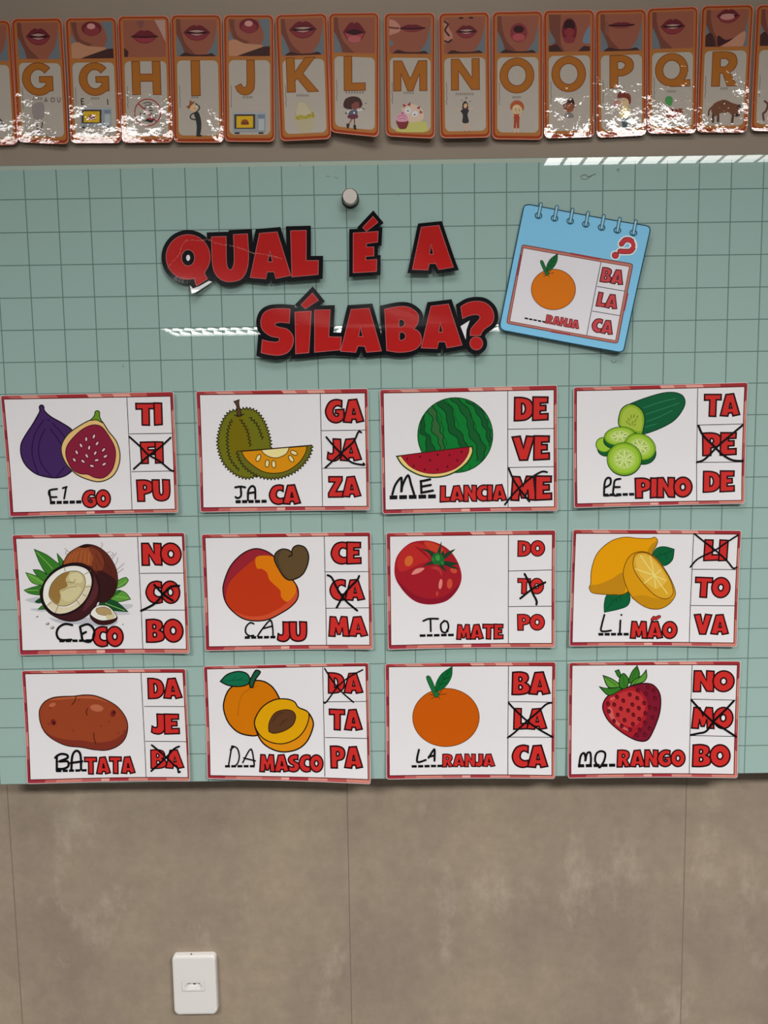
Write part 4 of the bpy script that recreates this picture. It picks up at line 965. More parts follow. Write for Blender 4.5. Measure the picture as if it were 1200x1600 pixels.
title(Z3, [('S', [(Z3, cs([(282, 236, 1), (276, 333, 1), (215, 328), (182, 335), (178, 350), (205, 362), (262, 376), (300, 420), (302, 480), (270, 535), (210, 558), (140, 553), (83, 540, 1), (90, 450, 1), (140, 462), (190, 465), (208, 450), (200, 435), (150, 425), (95, 385), (78, 330), (95, 270), (140, 240), (210, 232)]))]),
           ('Í', [(Z3, [(315, 257), (428, 250), (413, 540), (322, 548)]), (Z3, [(358, 205), (437, 125), (478, 175), (387, 233)])]),
           ('L', [(Z3, [(452, 243), (560, 240), (550, 428), (637, 430), (632, 520), (452, 537)])]),
           ('A', [(Z3, [(705, 238), (830, 230), (915, 527), (813, 537), (800, 495), (752, 493), (738, 537), (633, 530)], [(770, 355), (787, 427), (757, 425)])]),
           ('B', [(Z3, cs([(938, 237, 1), (1040, 218), (1110, 225), (1165, 265), (1173, 310), (1160, 348), (1140, 370, 1), (1180, 400), (1193, 450), (1180, 490), (1130, 525), (1040, 537), (952, 525, 1)]), cs([(1040, 312), (1065, 312), (1078, 335), (1065, 355), (1040, 358)]), cs([(1043, 400), (1070, 400), (1083, 425), (1070, 447), (1043, 450)]))]),
           ('A', [(Z4, [(250, 365), (455, 340), (612, 822), (435, 855), (415, 785), (338, 783), (320, 862), (135, 855)], [(360, 555), (388, 668), (340, 670)])]),
           ('question mark', [(Z4, cs([(597, 372, 1), (680, 325), (780, 308), (880, 325), (960, 395), (985, 490), (960, 570), (880, 630), (840, 680), (830, 708, 1), (708, 710, 1), (715, 640), (750, 590), (810, 525), (822, 490), (790, 465), (700, 475), (620, 510, 1)])), (Z4, ell(778, 802, 75, 77))])], 31,
      'red and black cut-out word SÍLABA with question mark', [(400, 450), (778, 450), (778, 560), (400, 560)], bendf(.001, .0005, .001, .0035),
      [[((640 + x / 7.5 - 390) * 4.4444, (430 + y / 7.5 - 430) * 4.4444) for x, y in [(595, 600), (703, 533), (665, 640), (655, 757)]]])

# ------------------------------------------------------------------ notepad cut-out
def notepad():
    q = [(815, 320), (1014, 355), (970, 551), (781, 515)]
    fr = Frame(q, BOARD + .003, bendf(.0006, .0004, .004, .003)); fr.zoom(760, 300, 4.2857)
    e = empty('notepad_cutout', (fr.cx, -(BOARD + .003), fr.cz), 'light blue notepad cut-out showing an orange and the syllables BA LA CA', 'notepad picture')
    O = catmull([(247, 112, 1), (256, 93), (288, 86, 1), (1055, 231, 1), (1080, 243), (1086, 268, 1), (915, 1040, 1), (905, 1066), (880, 1075, 1), (115, 930, 1), (95, 915), (89, 888, 1)])
    slab(fr, [O], .0005, 'sheet', e, (130, 196, 230), (60, 110, 130), 'card')
    a = Art(fr, 1e-5); a.line((24, 66, 84), 7, O, True); a.build('outline', e, 'dark teal outline')
    a = Art(fr, 3e-5)
    for x, y in [(348, 160), (455, 178), (560, 197), (664, 218), (769, 240), (873, 260), (978, 279)]:
        a.line((34, 78, 96), 7, ell(x, y, 22, 19, 10, 20), True); a.up()
        a.line((34, 78, 96), 24, [(x, y + 4), (x + 16, y - 78)], False, True); a.up(); a.line((150, 196, 214), 13, [(x, y + 4), (x + 16, y - 78)], False, True); a.lift -= a.dz
    a.build('spiral_rings', e, 'printed wire rings')
    a = Art(fr, 6e-5)
    oq = [(240, 353), (972, 487), (868, 1015), (135, 880)]
    P = catmull([(235, 378, 1), (241, 358), (262, 357, 1), (955, 482, 1), (970, 490), (972, 505, 1), (874, 1000, 1), (866, 1013), (850, 1014, 1), (150, 884, 1), (137, 876), (137, 860, 1)])
    a.poly((190, 118, 104), P); a.line((96, 40, 40), 5, P, True); a.up()
    a.lines((158, 62, 66), 12, [[(560, 412), (760, 450)], [(235, 420), (205, 560)], [(940, 680), (915, 800)], [(430, 935), (560, 958)]], False, False)
    I_ = [(247, 375), (952, 503), (857, 998), (154, 868)]
    a.poly((216, 212, 216), I_); a.line((96, 40, 40), 4, I_, True); a.up()
    g = (74, 78, 92); a.line(g, 5, [(766, 468), (668, 962)]); a.line(g, 5, [(738, 633), (925, 668)]); a.line(g, 5, [(705, 798), (892, 832)])
    a.build('printed_card', e, 'printed card with pink border')
    a = Art(fr, 2e-4); pic_orange(a, 448, 653, 148, 136, (224, 124, 10)); a.build('picture', e)
    ux, uy = unit((0, 0), (1, .185)), unit((0, 0), (-.19, 1))
    for t, cx, cy, w_, h_ in (('BA', 841, 566, 152, 98), ('LA', 808, 730, 138, 96), ('CA', 775, 902, 142, 94)):
        a = Art(fr, 2e-4); word(a, t, (cx - w_ / 2, cy - h_ / 2, cx + w_ / 2, cy + h_ / 2), ux, uy, (200, 74, 78), (70, 20, 30), .07); a.build('syllable', e, 'red printed syllable ' + t)
    a = Art(fr, 2e-4); word(a, 'RANJA', (396, 842, 622, 900), ux, uy, (200, 74, 78), (120, 50, 50), .1); a.build('word_ending', e, 'red printed word ending RANJA')
    a = Art(fr, 2.0e-4)
    for k in range(5): a.line(BLK, 11, [(254 + k * 29.5, 846 + k * 5.6), (277 + k * 29.5, 850.5 + k * 5.6)])
    a.build('answer_line', e)
    a = Art(fr, 2e-4)
    qm = [(900, 352), (925, 325), (962, 330), (978, 365), (962, 398), (925, 402), (890, 400)]
    a.curve((236, 232, 234), 52, qm); a.poly((236, 232, 234), ell(860, 427, 32, 32)); a.curve((70, 20, 30), 36, qm); a.poly((70, 20, 30), ell(860, 427, 24, 24)); a.curve((196, 60, 66), 28, qm); a.poly((196, 60, 66), ell(860, 427, 20, 20))
    a.build('question_mark', e, 'small red question mark')
notepad()

# ------------------------------------------------------------------ alphabet cards
OR1, OR2, OR3, PAP = (140, 50, 6), (160, 95, 52), (156, 100, 46), (165, 155, 144)
def thick(path, wd):
    r = ribbon(path, wd, False)
    return [q[0] for q in r] + [r[-1][3]] + [r[-1][2]] + [q[1] for q in r][::-1]
def sans(ch):
    """clean bold capitals, box 0..1 x 0..1, y down"""
    if ch == 'G':
        o = ell(.52, .5, .52, .5, 0, 30, -42, -360 + 48); i = ell(.52, .5, .26, .29, 0, 30, -360 + 40, -38)
        return [[*o, (.98, .86), (.98, .42), (.55, .42), (.55, .6), (.74, .6), (.74, .72)] + [p for p in i][0:]]
    if ch == 'O': return [ell(.5, .5, .5, .5, 0, 40), ell(.5, .5, .27, .29, 0, 32)]
    if ch == 'Q':
        o = ell(.47, .49, .47, .49, 0, 40, 45, 360 + 20 - 0)
        return [ell(.47, .49, .47, .49, 0, 36, 90, 360 + 32) + [(.82, .80), (1, .80), (1, 1), (.47, .99)], ell(.47, .49, .25, .28, 0, 30)]
    if ch == 'H': return [[(0, 0), (.28, 0), (.28, .38), (.72, .38), (.72, 0), (1, 0), (1, 1), (.72, 1), (.72, .6), (.28, .6), (.28, 1), (0, 1)]]
    if ch == 'I': return [[(0, 0), (1, 0), (1, 1), (0, 1)]]
    if ch == 'J': return [catmull([(.6, 0, 1), (1, 0, 1), (1, .66), (.92, .88), (.66, .99), (.36, .99), (.12, .9), (0, .76, 1), (.3, .68, 1), (.42, .78), (.54, .76), (.6, .64)])]
    if ch == 'K': return [[(0, 0), (.26, 0), (.26, .42), (.6, 0), (.92, 0), (.52, .46), (1, 1), (.66, 1), (.33, .6), (.26, .68), (.26, 1), (0, 1)]]
    if ch == 'L': return [[(0, 0), (.37, 0), (.37, .78), (1, .78), (1, 1), (0, 1)]]
    if ch == 'M': return [[(0, 0), (.25, 0), (.5, .6), (.75, 0), (1, 0), (1, 1), (.78, 1), (.78, .42), (.58, 1), (.42, 1), (.22, .42), (.22, 1), (0, 1)]]
    if ch == 'N': return [[(0, 0), (.28, 0), (.74, .62), (.74, 0), (1, 0), (1, 1), (.72, 1), (.26, .38), (.26, 1), (0, 1)]]
    if ch == 'P': return [catmull([(0, 0, 1), (.55, 0), (.88, .1), (1, .3), (.9, .5), (.6, .62), (.34, .63, 1), (.34, 1, 1), (0, 1, 1)]), catmull([(.33, .2, 1), (.52, .2), (.65, .3), (.52, .42), (.33, .42, 1)])]
    if ch == 'R': return [catmull([(0, 0, 1), (.55, 0), (.86, .08), (.97, .3), (.88, .5), (.7, .6, 1), (1, 1, 1), (.62, 1, 1), (.42, .62, 1), (.32, .62, 1), (.32, 1, 1), (0, 1, 1)]), catmull([(.32, .2, 1), (.52, .2), (.65, .3), (.52, .43), (.32, .43, 1)])]

SK = (138, 80, 61)
def mouth(a, fr, kind, bg=(98, 106, 112)):
    """close-up photo print of a mouth"""
    N = fr.st
    def q(l): return [tuple(N(*p[:2])) + tuple(p[2:]) for p in l]
    x0, x1, y0, y1 = .1, .915, .035, .325
    def m(p): return (x0 + (x1 - x0) * p[0], y0 + (y1 - y0) * p[1]) + tuple(p[2:])
    def z(l): return q([m(p) for p in l])
    a.poly(SK, z([(0, 0), (1, 0), (1, 1), (0, 1)]))
    dk, dm, lip, lipd, hole, teeth = (60, 34, 32), (108, 60, 48), (124, 46, 52), (98, 28, 38), (50, 16, 20), (160, 126, 116)
    def el(cx, cy, rx, ry, n=20): return z([(cx + rx * cos(2 * pi * k / n), cy + ry * sin(2 * pi * k / n)) for k in range(n)])
    def chin(l=True, r=True, shirt=True):
        if l:
            a.poly(dm, catmull(z([(0, 0, 1), (.1, 0, 1), (.12, .3), (.22, .65), (.4, .88), (.5, 1, 1), (0, 1, 1)])))
            a.poly(bg, catmull(z([(0, .4, 1), (.07, .55), (.16, .8), (.2, 1, 1), (0, 1, 1)])))
        if r: a.poly(bg, catmull(z([(1, .15, 1), (.95, .45), (.88, .7), (.74, .92), (.7, 1, 1), (1, 1, 1)])))
        if shirt: a.poly(dk, catmull(z([(.06, 1, 1), (.2, .9), (.4, .95), (.7, .95), (.85, .92), (.95, 1, 1)])))
    def lips(cx, cy, w_, h_, open_=.4, th=True, col=lip):
        a.poly(lipd, catmull(z([(cx - w_, cy, 1), (cx - w_ * .5, cy - h_ * .8), (cx - .05, cy - h_), (cx, cy - h_ * .85), (cx + .05, cy - h_), (cx + w_ * .5, cy - h_ * .8), (cx + w_, cy, 1), (cx + w_ * .55, cy + h_ * .85), (cx, cy + h_ * 1.1), (cx - w_ * .55, cy + h_ * .85)])))
        a.poly(col, catmull(z([(cx - w_ * .85, cy + .02, 1), (cx, cy + h_ * open_ * .9), (cx + w_ * .85, cy + .02, 1), (cx + w_ * .5, cy + h_ * .8), (cx, cy + h_), (cx - w_ * .5, cy + h_ * .8)])))
        if open_ > .15:
            a.poly(hole, catmull(z([(cx - w_ * .85, cy, 1), (cx, cy - h_ * open_), (cx + w_ * .85, cy, 1), (cx, cy + h_ * open_)])))
            if th:
                a.poly(teeth, catmull(z([(cx - w_ * .6, cy - h_ * open_ * .35, 1), (cx, cy - h_ * open_ * .7), (cx + w_ * .6, cy - h_ * open_ * .35, 1), (cx, cy + .0)])))
                a.poly((168, 120, 116), catmull(z([(cx - w_ * .5, cy + h_ * open_ * .4, 1), (cx, cy + h_ * open_ * .35), (cx + w_ * .5, cy + h_ * open_ * .4, 1), (cx, cy + h_ * open_ * .85)])))
        else: a.curve(hole, (N(.04, 0)[0] - N(0, 0)[0]) * .8, z([(cx - w_, cy), (cx, cy + .02), (cx + w_, cy)]))
    if kind == 'smile': chin(True, True, False); lips(.5, .38, .3, .22, .5)
    elif kind == 'grin': chin(); lips(.5, .36, .33, .2, .5)
    elif kind == 'tongue':
        a.poly(dm, catmull(z([(0, 0, 1), (.14, 0, 1), (.16, .3), (.26, .5), (.5, .62), (.3, .66), (.12, .52)])))
        a.poly(bg, catmull(z([(.72, 0, 1), (1, 0, 1), (1, .75, 1), (.8, .72), (.86, .45), (.8, .2)]))); a.poly(bg, catmull(z([(0, .3, 1), (.1, .5), (.14, .6, 1), (0, .62, 1)])))
        a.poly((172, 122, 92), catmull(z([(0, .6, 1), (.15, .55), (.4, .66), (.8, .7), (.75, .8), (.35, .98), (.1, 1, 1), (0, 1, 1)]))); a.poly(dk, catmull(z([(.2, 1, 1), (.55, .86), (.85, .75), (1, .74, 1), (1, 1, 1)])))
        a.poly(lipd, el(.5, .18, .24, .2)); a.poly(lip, el(.5, .24, .19, .15)); a.poly((190, 134, 128), el(.49, .12, .1, .08))
    elif kind == 'closed':
        a.poly((120, 70, 66), catmull(z([(.32, 0, 1), (.5, 0, 1), (.46, .2), (.36, .2)]))); a.poly((168, 132, 122), catmull(z([(.75, 0, 1), (1, 0, 1), (1, .6, 1), (.88, .3)])))
        a.poly(dk, catmull(z([(0, .75, 1), (.1, .85), (.08, 1, 1), (0, 1, 1)]))); lips(.5, .44, .3, .17, .1, False, (136, 48, 58))
    elif kind == 'wide': chin(); lips(.52, .3, .33, .22, .45)
    elif kind == 'pout': chin(True, False, False); lips(.5, .42, .28, .28, .3, False, (150, 66, 72)); a.poly((166, 86, 84), el(.5, .62, .16, .1))
    elif kind == 'finger':
        chin(False, True); lips(.55, .3, .3, .1, .1, False); a.poly((176, 122, 104), catmull(z([(0, .06, 1), (.14, .1), (.26, .25), (.24, .4), (.1, .46), (0, .5, 1)]))); a.curve(dm, 3, z([(0, .28), (.14, .3), (.22, .3)])); a.poly(bg, z([(0, .6), (.1, .7), (.06, .8), (0, .8)]))
    elif kind == 'fingers':
        chin(False, True); a.polys(dk, [el(.42, .03, .06, .03), el(.66, .03, .06, .03)]); lips(.55, .4, .27, .17, .5); a.poly((170, 116, 98), catmull(z([(0, .1, 1), (.1, .12), (.12, .3), (.2, .45), (.2, .62), (.08, .7), (0, .7, 1)]))); a.curve(dk, 3, z([(.02, .12), (.1, .2), (.03, .35), (.12, .5)])); a.curve(dk, 3, z([(.02, .65), (.1, .68), (.18, .62)]))
    elif kind == 'oh':
        chin(True, True); a.poly(lip, el(.52, .45, .21, .26)); a.poly(hole, el(.52, .36, .13, .1)); a.poly((160, 72, 76), el(.52, .58, .15, .1))
    elif kind == 'open':
        a.poly(dm, catmull(z([(0, 0, 1), (.3, 0, 1), (.28, .4), (.3, .8), (.4, 1, 1), (0, 1, 1), (.12, .7), (.03, .4)])))
        a.poly(bg, catmull(z([(0, .4, 1), (.06, .5), (.16, .74), (0, .82, 1)]))); a.poly((104, 120, 140), catmull(z([(1, .3, 1), (.9, .45), (.82, .75), (1, .8, 1)]))); a.poly(dk, z([(0, .85), (.2, .8), (.34, 1), (0, 1)])); a.poly(dk, z([(.7, 1), (.85, .85), (1, .88), (1, 1)]))
        a.poly(lipd, el(.5, .44, .18, .34)); a.poly((44, 14, 18), el(.5, .3, .13, .16)); a.poly((128, 42, 46), el(.5, .48, .12, .12)); a.poly(lip, el(.5, .68, .14, .1))
    elif kind == 'bite': chin(); lips(.5, .3, .3, .08, .1, False, (130, 56, 60)); a.poly((124, 74, 60), catmull(z([(.12, .15, 1), (.2, .3), (.18, .55), (.1, .5)])))
    elif kind == 'lower': chin(True, False, False); lips(.5, .4, .3, .2, .45)
    elif kind == 'blow':
        chin(True, True, False); a.poly(dk, catmull(z([(0, .7, 1), (.12, .62), (.22, .8), (.25, 1, 1), (0, 1, 1)]))); a.poly((58, 24, 28), catmull(z([(.3, 1, 1), (.3, .7), (.5, .82), (.78, .72), (.5, .9)])))
        a.poly((176, 124, 100), catmull(z([(.36, 1, 1), (.55, .88), (.9, .6), (.95, .75), (.9, 1, 1)]))); lips(.52, .17, .28, .18, .5); a.poly((180, 120, 116), el(.5, .2, .17, .08))

def small_text(a, cx, cy, n, w_, h_, c_=(92, 84, 82)):
    """tiny blurred capitals"""
    st = w_ / n
    for k in range(n):
        x = cx - w_ / 2 + k * st
        a.line(c_, st * .26, [(x, cy - h_ / 2), (x, cy + h_ / 2)]); a.line(c_, h_ * .2, [(x, cy - h_ / 2), (x + st * .6, cy - h_ / 2)]); a.line(c_, h_ * .16, [(x, cy), (x + st * .55, cy)])
    a.up()

def rc(x0, y0, x1, y1): return [(x0, y0), (x1, y0), (x1, y1), (x0, y1)]
ZA = (0, 0, 4.2857); ZB = (180, 0, 4.6154); ZD = (340, 0, 4.6154); ZE = (510, 0, 4.6154); ZF = (680, 0, 4.6154); ZG = (840, 0, 4.6154); ZH = (1000, 0, 6.0)
SKN = (206, 160, 120)
def microwave(a, x0, y0, s):
    def R(c_, b): a.poly(c_, rc(x0 + b[0] * s, y0 + b[1] * s, x0 + b[2] * s, y0 + b[3] * s))
    R((52, 50, 50), (12, 140, 48, 158)); R((52, 50, 50), (185, 140, 220, 158))
    R((136, 140, 142), (0, 0, 235, 145)); R((160, 164, 166), (4, 4, 231, 12)); R((66, 52, 46), (10, 15, 160, 120)); R((196, 158, 30), (25, 28, 145, 112)); R((104, 122, 140), (180, 18, 228, 44)); R((160, 168, 172), (185, 50, 225, 132))
    a.fill((136, 70, 40), [(x0 + p[0] * s, y0 + p[1] * s) for p in [(60, 72), (70, 54), (100, 54), (112, 72), (112, 90), (60, 90)]]); R((90, 50, 24), (58, 74, 114, 82))
def p_ga(a):
    a.fill((138, 128, 124), [(215, 720), (240, 690), (290, 690), (300, 760), (280, 800), (230, 800)]); a.lines((86, 62, 52), 8, [[(245, 815), (250, 850), (262, 885)], [(285, 815), (282, 850), (270, 885)]]); a.fill((80, 54, 46), [(240, 870), (280, 865), (278, 892), (255, 895)])
    for s_ in ([(300, 685), (308, 655), (318, 685)], [(302, 676), (316, 676)]): a.line((26, 24, 26), 4, s_)
    a.line((26, 24, 26), 4, ell(355, 670, 12, 14, 0, 14), True); a.curve((26, 24, 26), 4, [(385, 655), (390, 682), (402, 682), (406, 655)])
    for s_ in ([(310, 922), (316, 906), (322, 922)], [(360, 906), (362, 921), (370, 921), (372, 906)]): a.line((50, 46, 46), 3, s_)
    a.line((50, 46, 46), 3, ell(341, 914, 7, 8, 0, 10), True)
def p_ge(a):
    microwave(a, 540, 722, .88)
    for s_ in ([(545, 662), (547, 700), (567, 698)], [(545, 664), (564, 660)], [(547, 681), (562, 679)], [(720, 664), (724, 704)]): a.line((18, 16, 18), 6, s_)
    for s_ in ([(643, 902), (643, 915), (652, 915)], [(643, 902), (651, 902)], [(643, 908), (650, 908)], [(668, 903), (668, 914)]): a.line((46, 42, 42), 3, s_)
def p_h(a):
    a.line((46, 40, 42), 6, [(185, 812), (180, 855), (215, 878)]); a.line((46, 40, 42), 6, [(292, 812), (292, 852), (262, 880)]); a.lines((60, 54, 54), 6, [[(205, 745), (240, 738), (265, 750)], [(215, 762), (260, 756)]])
    a.lines((46, 40, 42), 8, [[(205, 780), (225, 782)], [(205, 800), (228, 803)], [(245, 778), (270, 776)], [(245, 798), (272, 796)], [(205, 822), (225, 824)], [(248, 820), (270, 818)]], False, False)
    a.fill((44, 36, 38), [(215, 870), (250, 850), (280, 862), (262, 885), (238, 880)]); a.fill((150, 40, 44), [(240, 852), (270, 850), (268, 864), (246, 866)])
    a.line((150, 46, 50), 8, ell(235, 812, 94, 97, 0, 40), True); a.up(); a.line((150, 46, 50), 9, [(168, 748), (300, 880)]); a.up()
def p_i(a):
    a.lines((48, 48, 46), 9, [[(580, 748), (606, 768), (604, 790), (588, 805)], [(570, 815), (545, 832), (546, 855), (580, 864)]])
    a.fill((44, 46, 44), [(568, 815), (598, 808), (616, 850), (622, 905), (612, 978), (588, 980), (588, 910), (580, 860)]); a.fill((40, 36, 32), [(588, 974), (622, 974), (624, 984), (590, 984)])
    a.fill(SKN, [(535, 770), (550, 745), (580, 755), (590, 780), (575, 805), (550, 800)]); a.fill((126, 74, 36), [(512, 768), (532, 760), (540, 722), (555, 735), (575, 730), (560, 752), (545, 765), (535, 785)]); a.line((70, 40, 30), 3, [(568, 785), (578, 780)])
def p_j(a): microwave(a, 850, 810, 1.0)
def p_k(a):
    a.fill((166, 156, 126), [(598, 728), (640, 745), (690, 800), (705, 860), (692, 930), (642, 963), (592, 950), (567, 890), (560, 810), (575, 752)]); a.fill((176, 166, 138), [(598, 740), (630, 752), (670, 810), (660, 835), (575, 840), (570, 810), (580, 760)])
    a.fill((164, 150, 66), [(565, 842), (600, 832), (640, 838), (690, 815), (697, 850), (640, 862), (568, 868)])
    a.polys((120, 104, 30), [ell(x, y, 5, 5, 0, 8) for x, y in [(575, 852), (600, 845), (625, 850), (650, 842), (670, 838), (690, 845), (585, 862), (640, 855)]]); a.polys((60, 48, 20), [ell(x, y, 4, 4, 0, 8) for x, y in [(658, 832), (686, 820), (690, 835)]])
def p_l(a):
    a.lines((196, 190, 184), 12, [[(955, 805), (940, 815), (930, 822)], [(1000, 800), (1030, 800), (1045, 790)]]); a.lines((112, 62, 52), 8, [[(970, 862), (955, 890), (945, 905)], [(985, 862), (988, 890), (990, 915)]])
    a.fill((46, 34, 36), [(932, 900), (952, 902), (945, 935), (935, 932), (930, 915)]); a.fill((46, 34, 36), [(980, 912), (998, 912), (1000, 935), (1005, 945), (985, 942)])
    a.fill((82, 84, 100), [(955, 805), (1002, 798), (1005, 838), (948, 838)]); a.fill((96, 46, 56), [(945, 835), (1006, 834), (1012, 856), (975, 866), (940, 856)]); a.polys((210, 206, 200), [ell(985, 820, 7, 8, 0, 8)])
    a.fill((64, 40, 36), [(908, 752), (925, 715), (975, 698), (1025, 712), (1045, 760), (1020, 785), (1000, 740), (970, 760), (975, 790), (940, 792), (912, 778)]); a.fill((120, 66, 60), [(965, 765), (985, 745), (1015, 740), (1022, 770), (1000, 795), (975, 790)])
    a.polys((80, 74, 70), [ell(928, 822, 9, 7, 0, 8), ell(1070, 752, 5, 5, 0, 8)]); a.line((60, 54, 54), 5, [(1036, 784), (1062, 794)])
def p_m(a):
    a.fill((176, 172, 98), [(500, 940), (560, 895), (640, 885), (715, 888), (722, 955), (640, 962), (520, 958)])
    a.fill((210, 172, 152), [(545, 800), (555, 765), (590, 752), (650, 762), (690, 795), (702, 850), (670, 882), (600, 885), (560, 850)]); a.polys((228, 216, 206), [ell(588, 803, 22, 24, 0, 14), ell(638, 826, 22, 22, 0, 14)]); a.polys((92, 60, 56), [ell(588, 804, 6, 6, 0, 8), ell(636, 832, 6, 6, 0, 8)])
    a.polys((142, 60, 58), [[(550, 752), (578, 762), (556, 782)], [(578, 762), (606, 738), (606, 768)], [(648, 782), (676, 768), (672, 795)], [(672, 798), (696, 818), (672, 826)]])
    a.fill((116, 46, 50), [(505, 872), (588, 874), (576, 930), (545, 938), (522, 930)]); a.fill((200, 140, 160), [(500, 862), (515, 835), (545, 810), (575, 830), (590, 862), (575, 882), (520, 882)]); a.lines((158, 92, 118), 5, [[(515, 850), (545, 835), (575, 850)], [(525, 866), (550, 858), (572, 866)]]); a.polys((150, 80, 110), [ell(548, 820, 8, 8, 0, 8)])
def p_n(a):
    a.lines((200, 160, 136), 6, [[(185, 800), (168, 792), (148, 778)], [(240, 798), (258, 790), (275, 778)]]); a.lines((190, 144, 118), 8, [[(205, 885), (210, 920), (212, 950)], [(230, 885), (238, 920), (242, 950)]])
    a.fill((44, 42, 44), [(190, 797), (215, 788), (240, 797), (243, 802), (232, 832), (240, 888), (196, 890), (198, 835), (182, 805)]); a.fill((60, 44, 40), [(195, 790), (198, 750), (215, 732), (232, 748), (236, 790), (215, 795)]); a.fill(SKN, [(206, 760), (220, 748), (230, 765), (218, 785), (206, 778)])
    a.line((50, 46, 46), 4, [(208, 952), (216, 956)]); a.line((50, 46, 46), 4, [(238, 952), (246, 956)]); a.lines((70, 66, 66), 4, [[(218, 708), (226, 704), (226, 712), (220, 718)], [(188, 722), (194, 732)], [(255, 730), (248, 738)]])
def p_o1(a):
    a.fill((154, 62, 36), [(568, 825), (608, 822), (606, 870), (604, 928), (590, 928), (586, 880), (580, 928), (566, 928), (568, 870)]); a.lines(SKN, 9, [[(565, 838), (555, 822), (553, 805)], [(606, 838), (612, 820), (618, 800)]]); a.lines((200, 156, 140), 10, [[(573, 930), (573, 955)], [(597, 930), (599, 955)]], False)
    a.fill((160, 78, 44), [(545, 790), (545, 750), (575, 726), (610, 728), (635, 752), (638, 792), (600, 790)]); a.fill((216, 170, 130), [(556, 785), (568, 762), (590, 755), (612, 765), (626, 788), (612, 812), (588, 826), (565, 812)])
    a.lines((90, 70, 60), 3, [[(570, 790), (582, 784), (584, 800), (572, 800)], [(596, 790), (608, 786), (610, 800), (598, 802)], [(584, 812), (594, 814)]])
def p_o2(a):
    a.fill((118, 110, 106), [(930, 840), (945, 815), (985, 815), (1000, 840), (990, 850), (940, 850)]); a.fill((132, 78, 54), [(925, 780), (932, 750), (965, 740), (1000, 750), (1006, 780), (990, 802), (965, 812), (938, 802)])
    a.fill((62, 34, 30), [(922, 770), (930, 735), (960, 722), (985, 706), (1003, 735), (1006, 775), (996, 752), (950, 745), (934, 758)]); a.lines((70, 36, 30), 3, [[(948, 768), (956, 768)], [(978, 768), (986, 768)], [(962, 790), (972, 790)]])
def p_p(a):
    a.fill((66, 84, 88), [(608, 848), (654, 845), (640, 930), (616, 932)]); a.fill((192, 168, 86), [(605, 780), (650, 770), (664, 830), (640, 848), (590, 848), (585, 838), (605, 830), (590, 800)])
    a.lines((200, 160, 122), 10, [[(585, 842), (600, 825)], [(620, 800), (590, 785), (572, 762)]]); a.fill((206, 170, 130), [(600, 740), (608, 712), (645, 708), (664, 735), (650, 765), (615, 772)]); a.polys((178, 130, 118), [ell(570, 745, 26, 25, 0, 16)]); a.lines((130, 90, 82), 3, [[(560, 735), (575, 730)], [(560, 748), (578, 745)], [(535, 720), (528, 730)], [(535, 760), (528, 750)], [(612, 728), (630, 722)]])
    a.fill((112, 46, 34), [(578, 708), (578, 680), (600, 660), (605, 675), (640, 668), (668, 690), (672, 735), (660, 755), (650, 720), (620, 706)])
def p_q(a):
    a.fill((70, 136, 74), [(232, 950), (240, 915), (268, 902), (298, 912), (306, 950), (292, 988), (275, 996), (262, 985), (240, 972)]); a.fill((150, 146, 128), [(205, 960), (232, 952), (235, 978), (215, 975)])
    a.fill((144, 82, 60), [(245, 1080), (250, 1035), (275, 1018), (330, 1030), (395, 1020), (402, 1055), (350, 1120), (290, 1138), (255, 1115)]); a.fill((96, 44, 34), [(280, 1050), (300, 1020), (320, 1025), (315, 1080), (290, 1085)]); a.lines((88, 40, 32), 13, [[(335, 1030), (345, 1055), (332, 1080)], [(370, 1022), (382, 1045), (365, 1075)]])
def p_r(a):
    a.curve((92, 56, 38), 16, [(640, 1085), (645, 1040), (680, 1000)]); a.up(); a.fill((104, 66, 44), [(665, 1045), (690, 975), (770, 938), (815, 942), (860, 965), (930, 990), (950, 1040), (930, 1090), (890, 1095), (830, 1065), (770, 1060), (720, 1080), (700, 1095)])
    a.lines((84, 54, 42), 24, [[(682, 1080), (680, 1145)], [(870, 1080), (860, 1150)], [(730, 1080), (728, 1140)]]); a.polys((64, 40, 34), [ell(925, 1000, 16, 22, 30, 12), ell(910, 1080, 26, 16, 0, 12)])
def p_l0(a): a.fill((70, 44, 48), [(-20, 800), (0, 795), (22, 820), (20, 850), (0, 868), (-18, 850)]); a.poly((150, 140, 138), ell(2, 830, 9, 14, 0, 12))
def p_r0(a):
    a.curve((92, 58, 46), 20, [(1168, 950), (1196, 980), (1180, 1040), (1152, 1070), (1158, 1130)]); a.up(); a.fill((196, 150, 136), [(1190, 1080), (1200, 1030), (1260, 1030), (1280, 1120), (1200, 1160)])

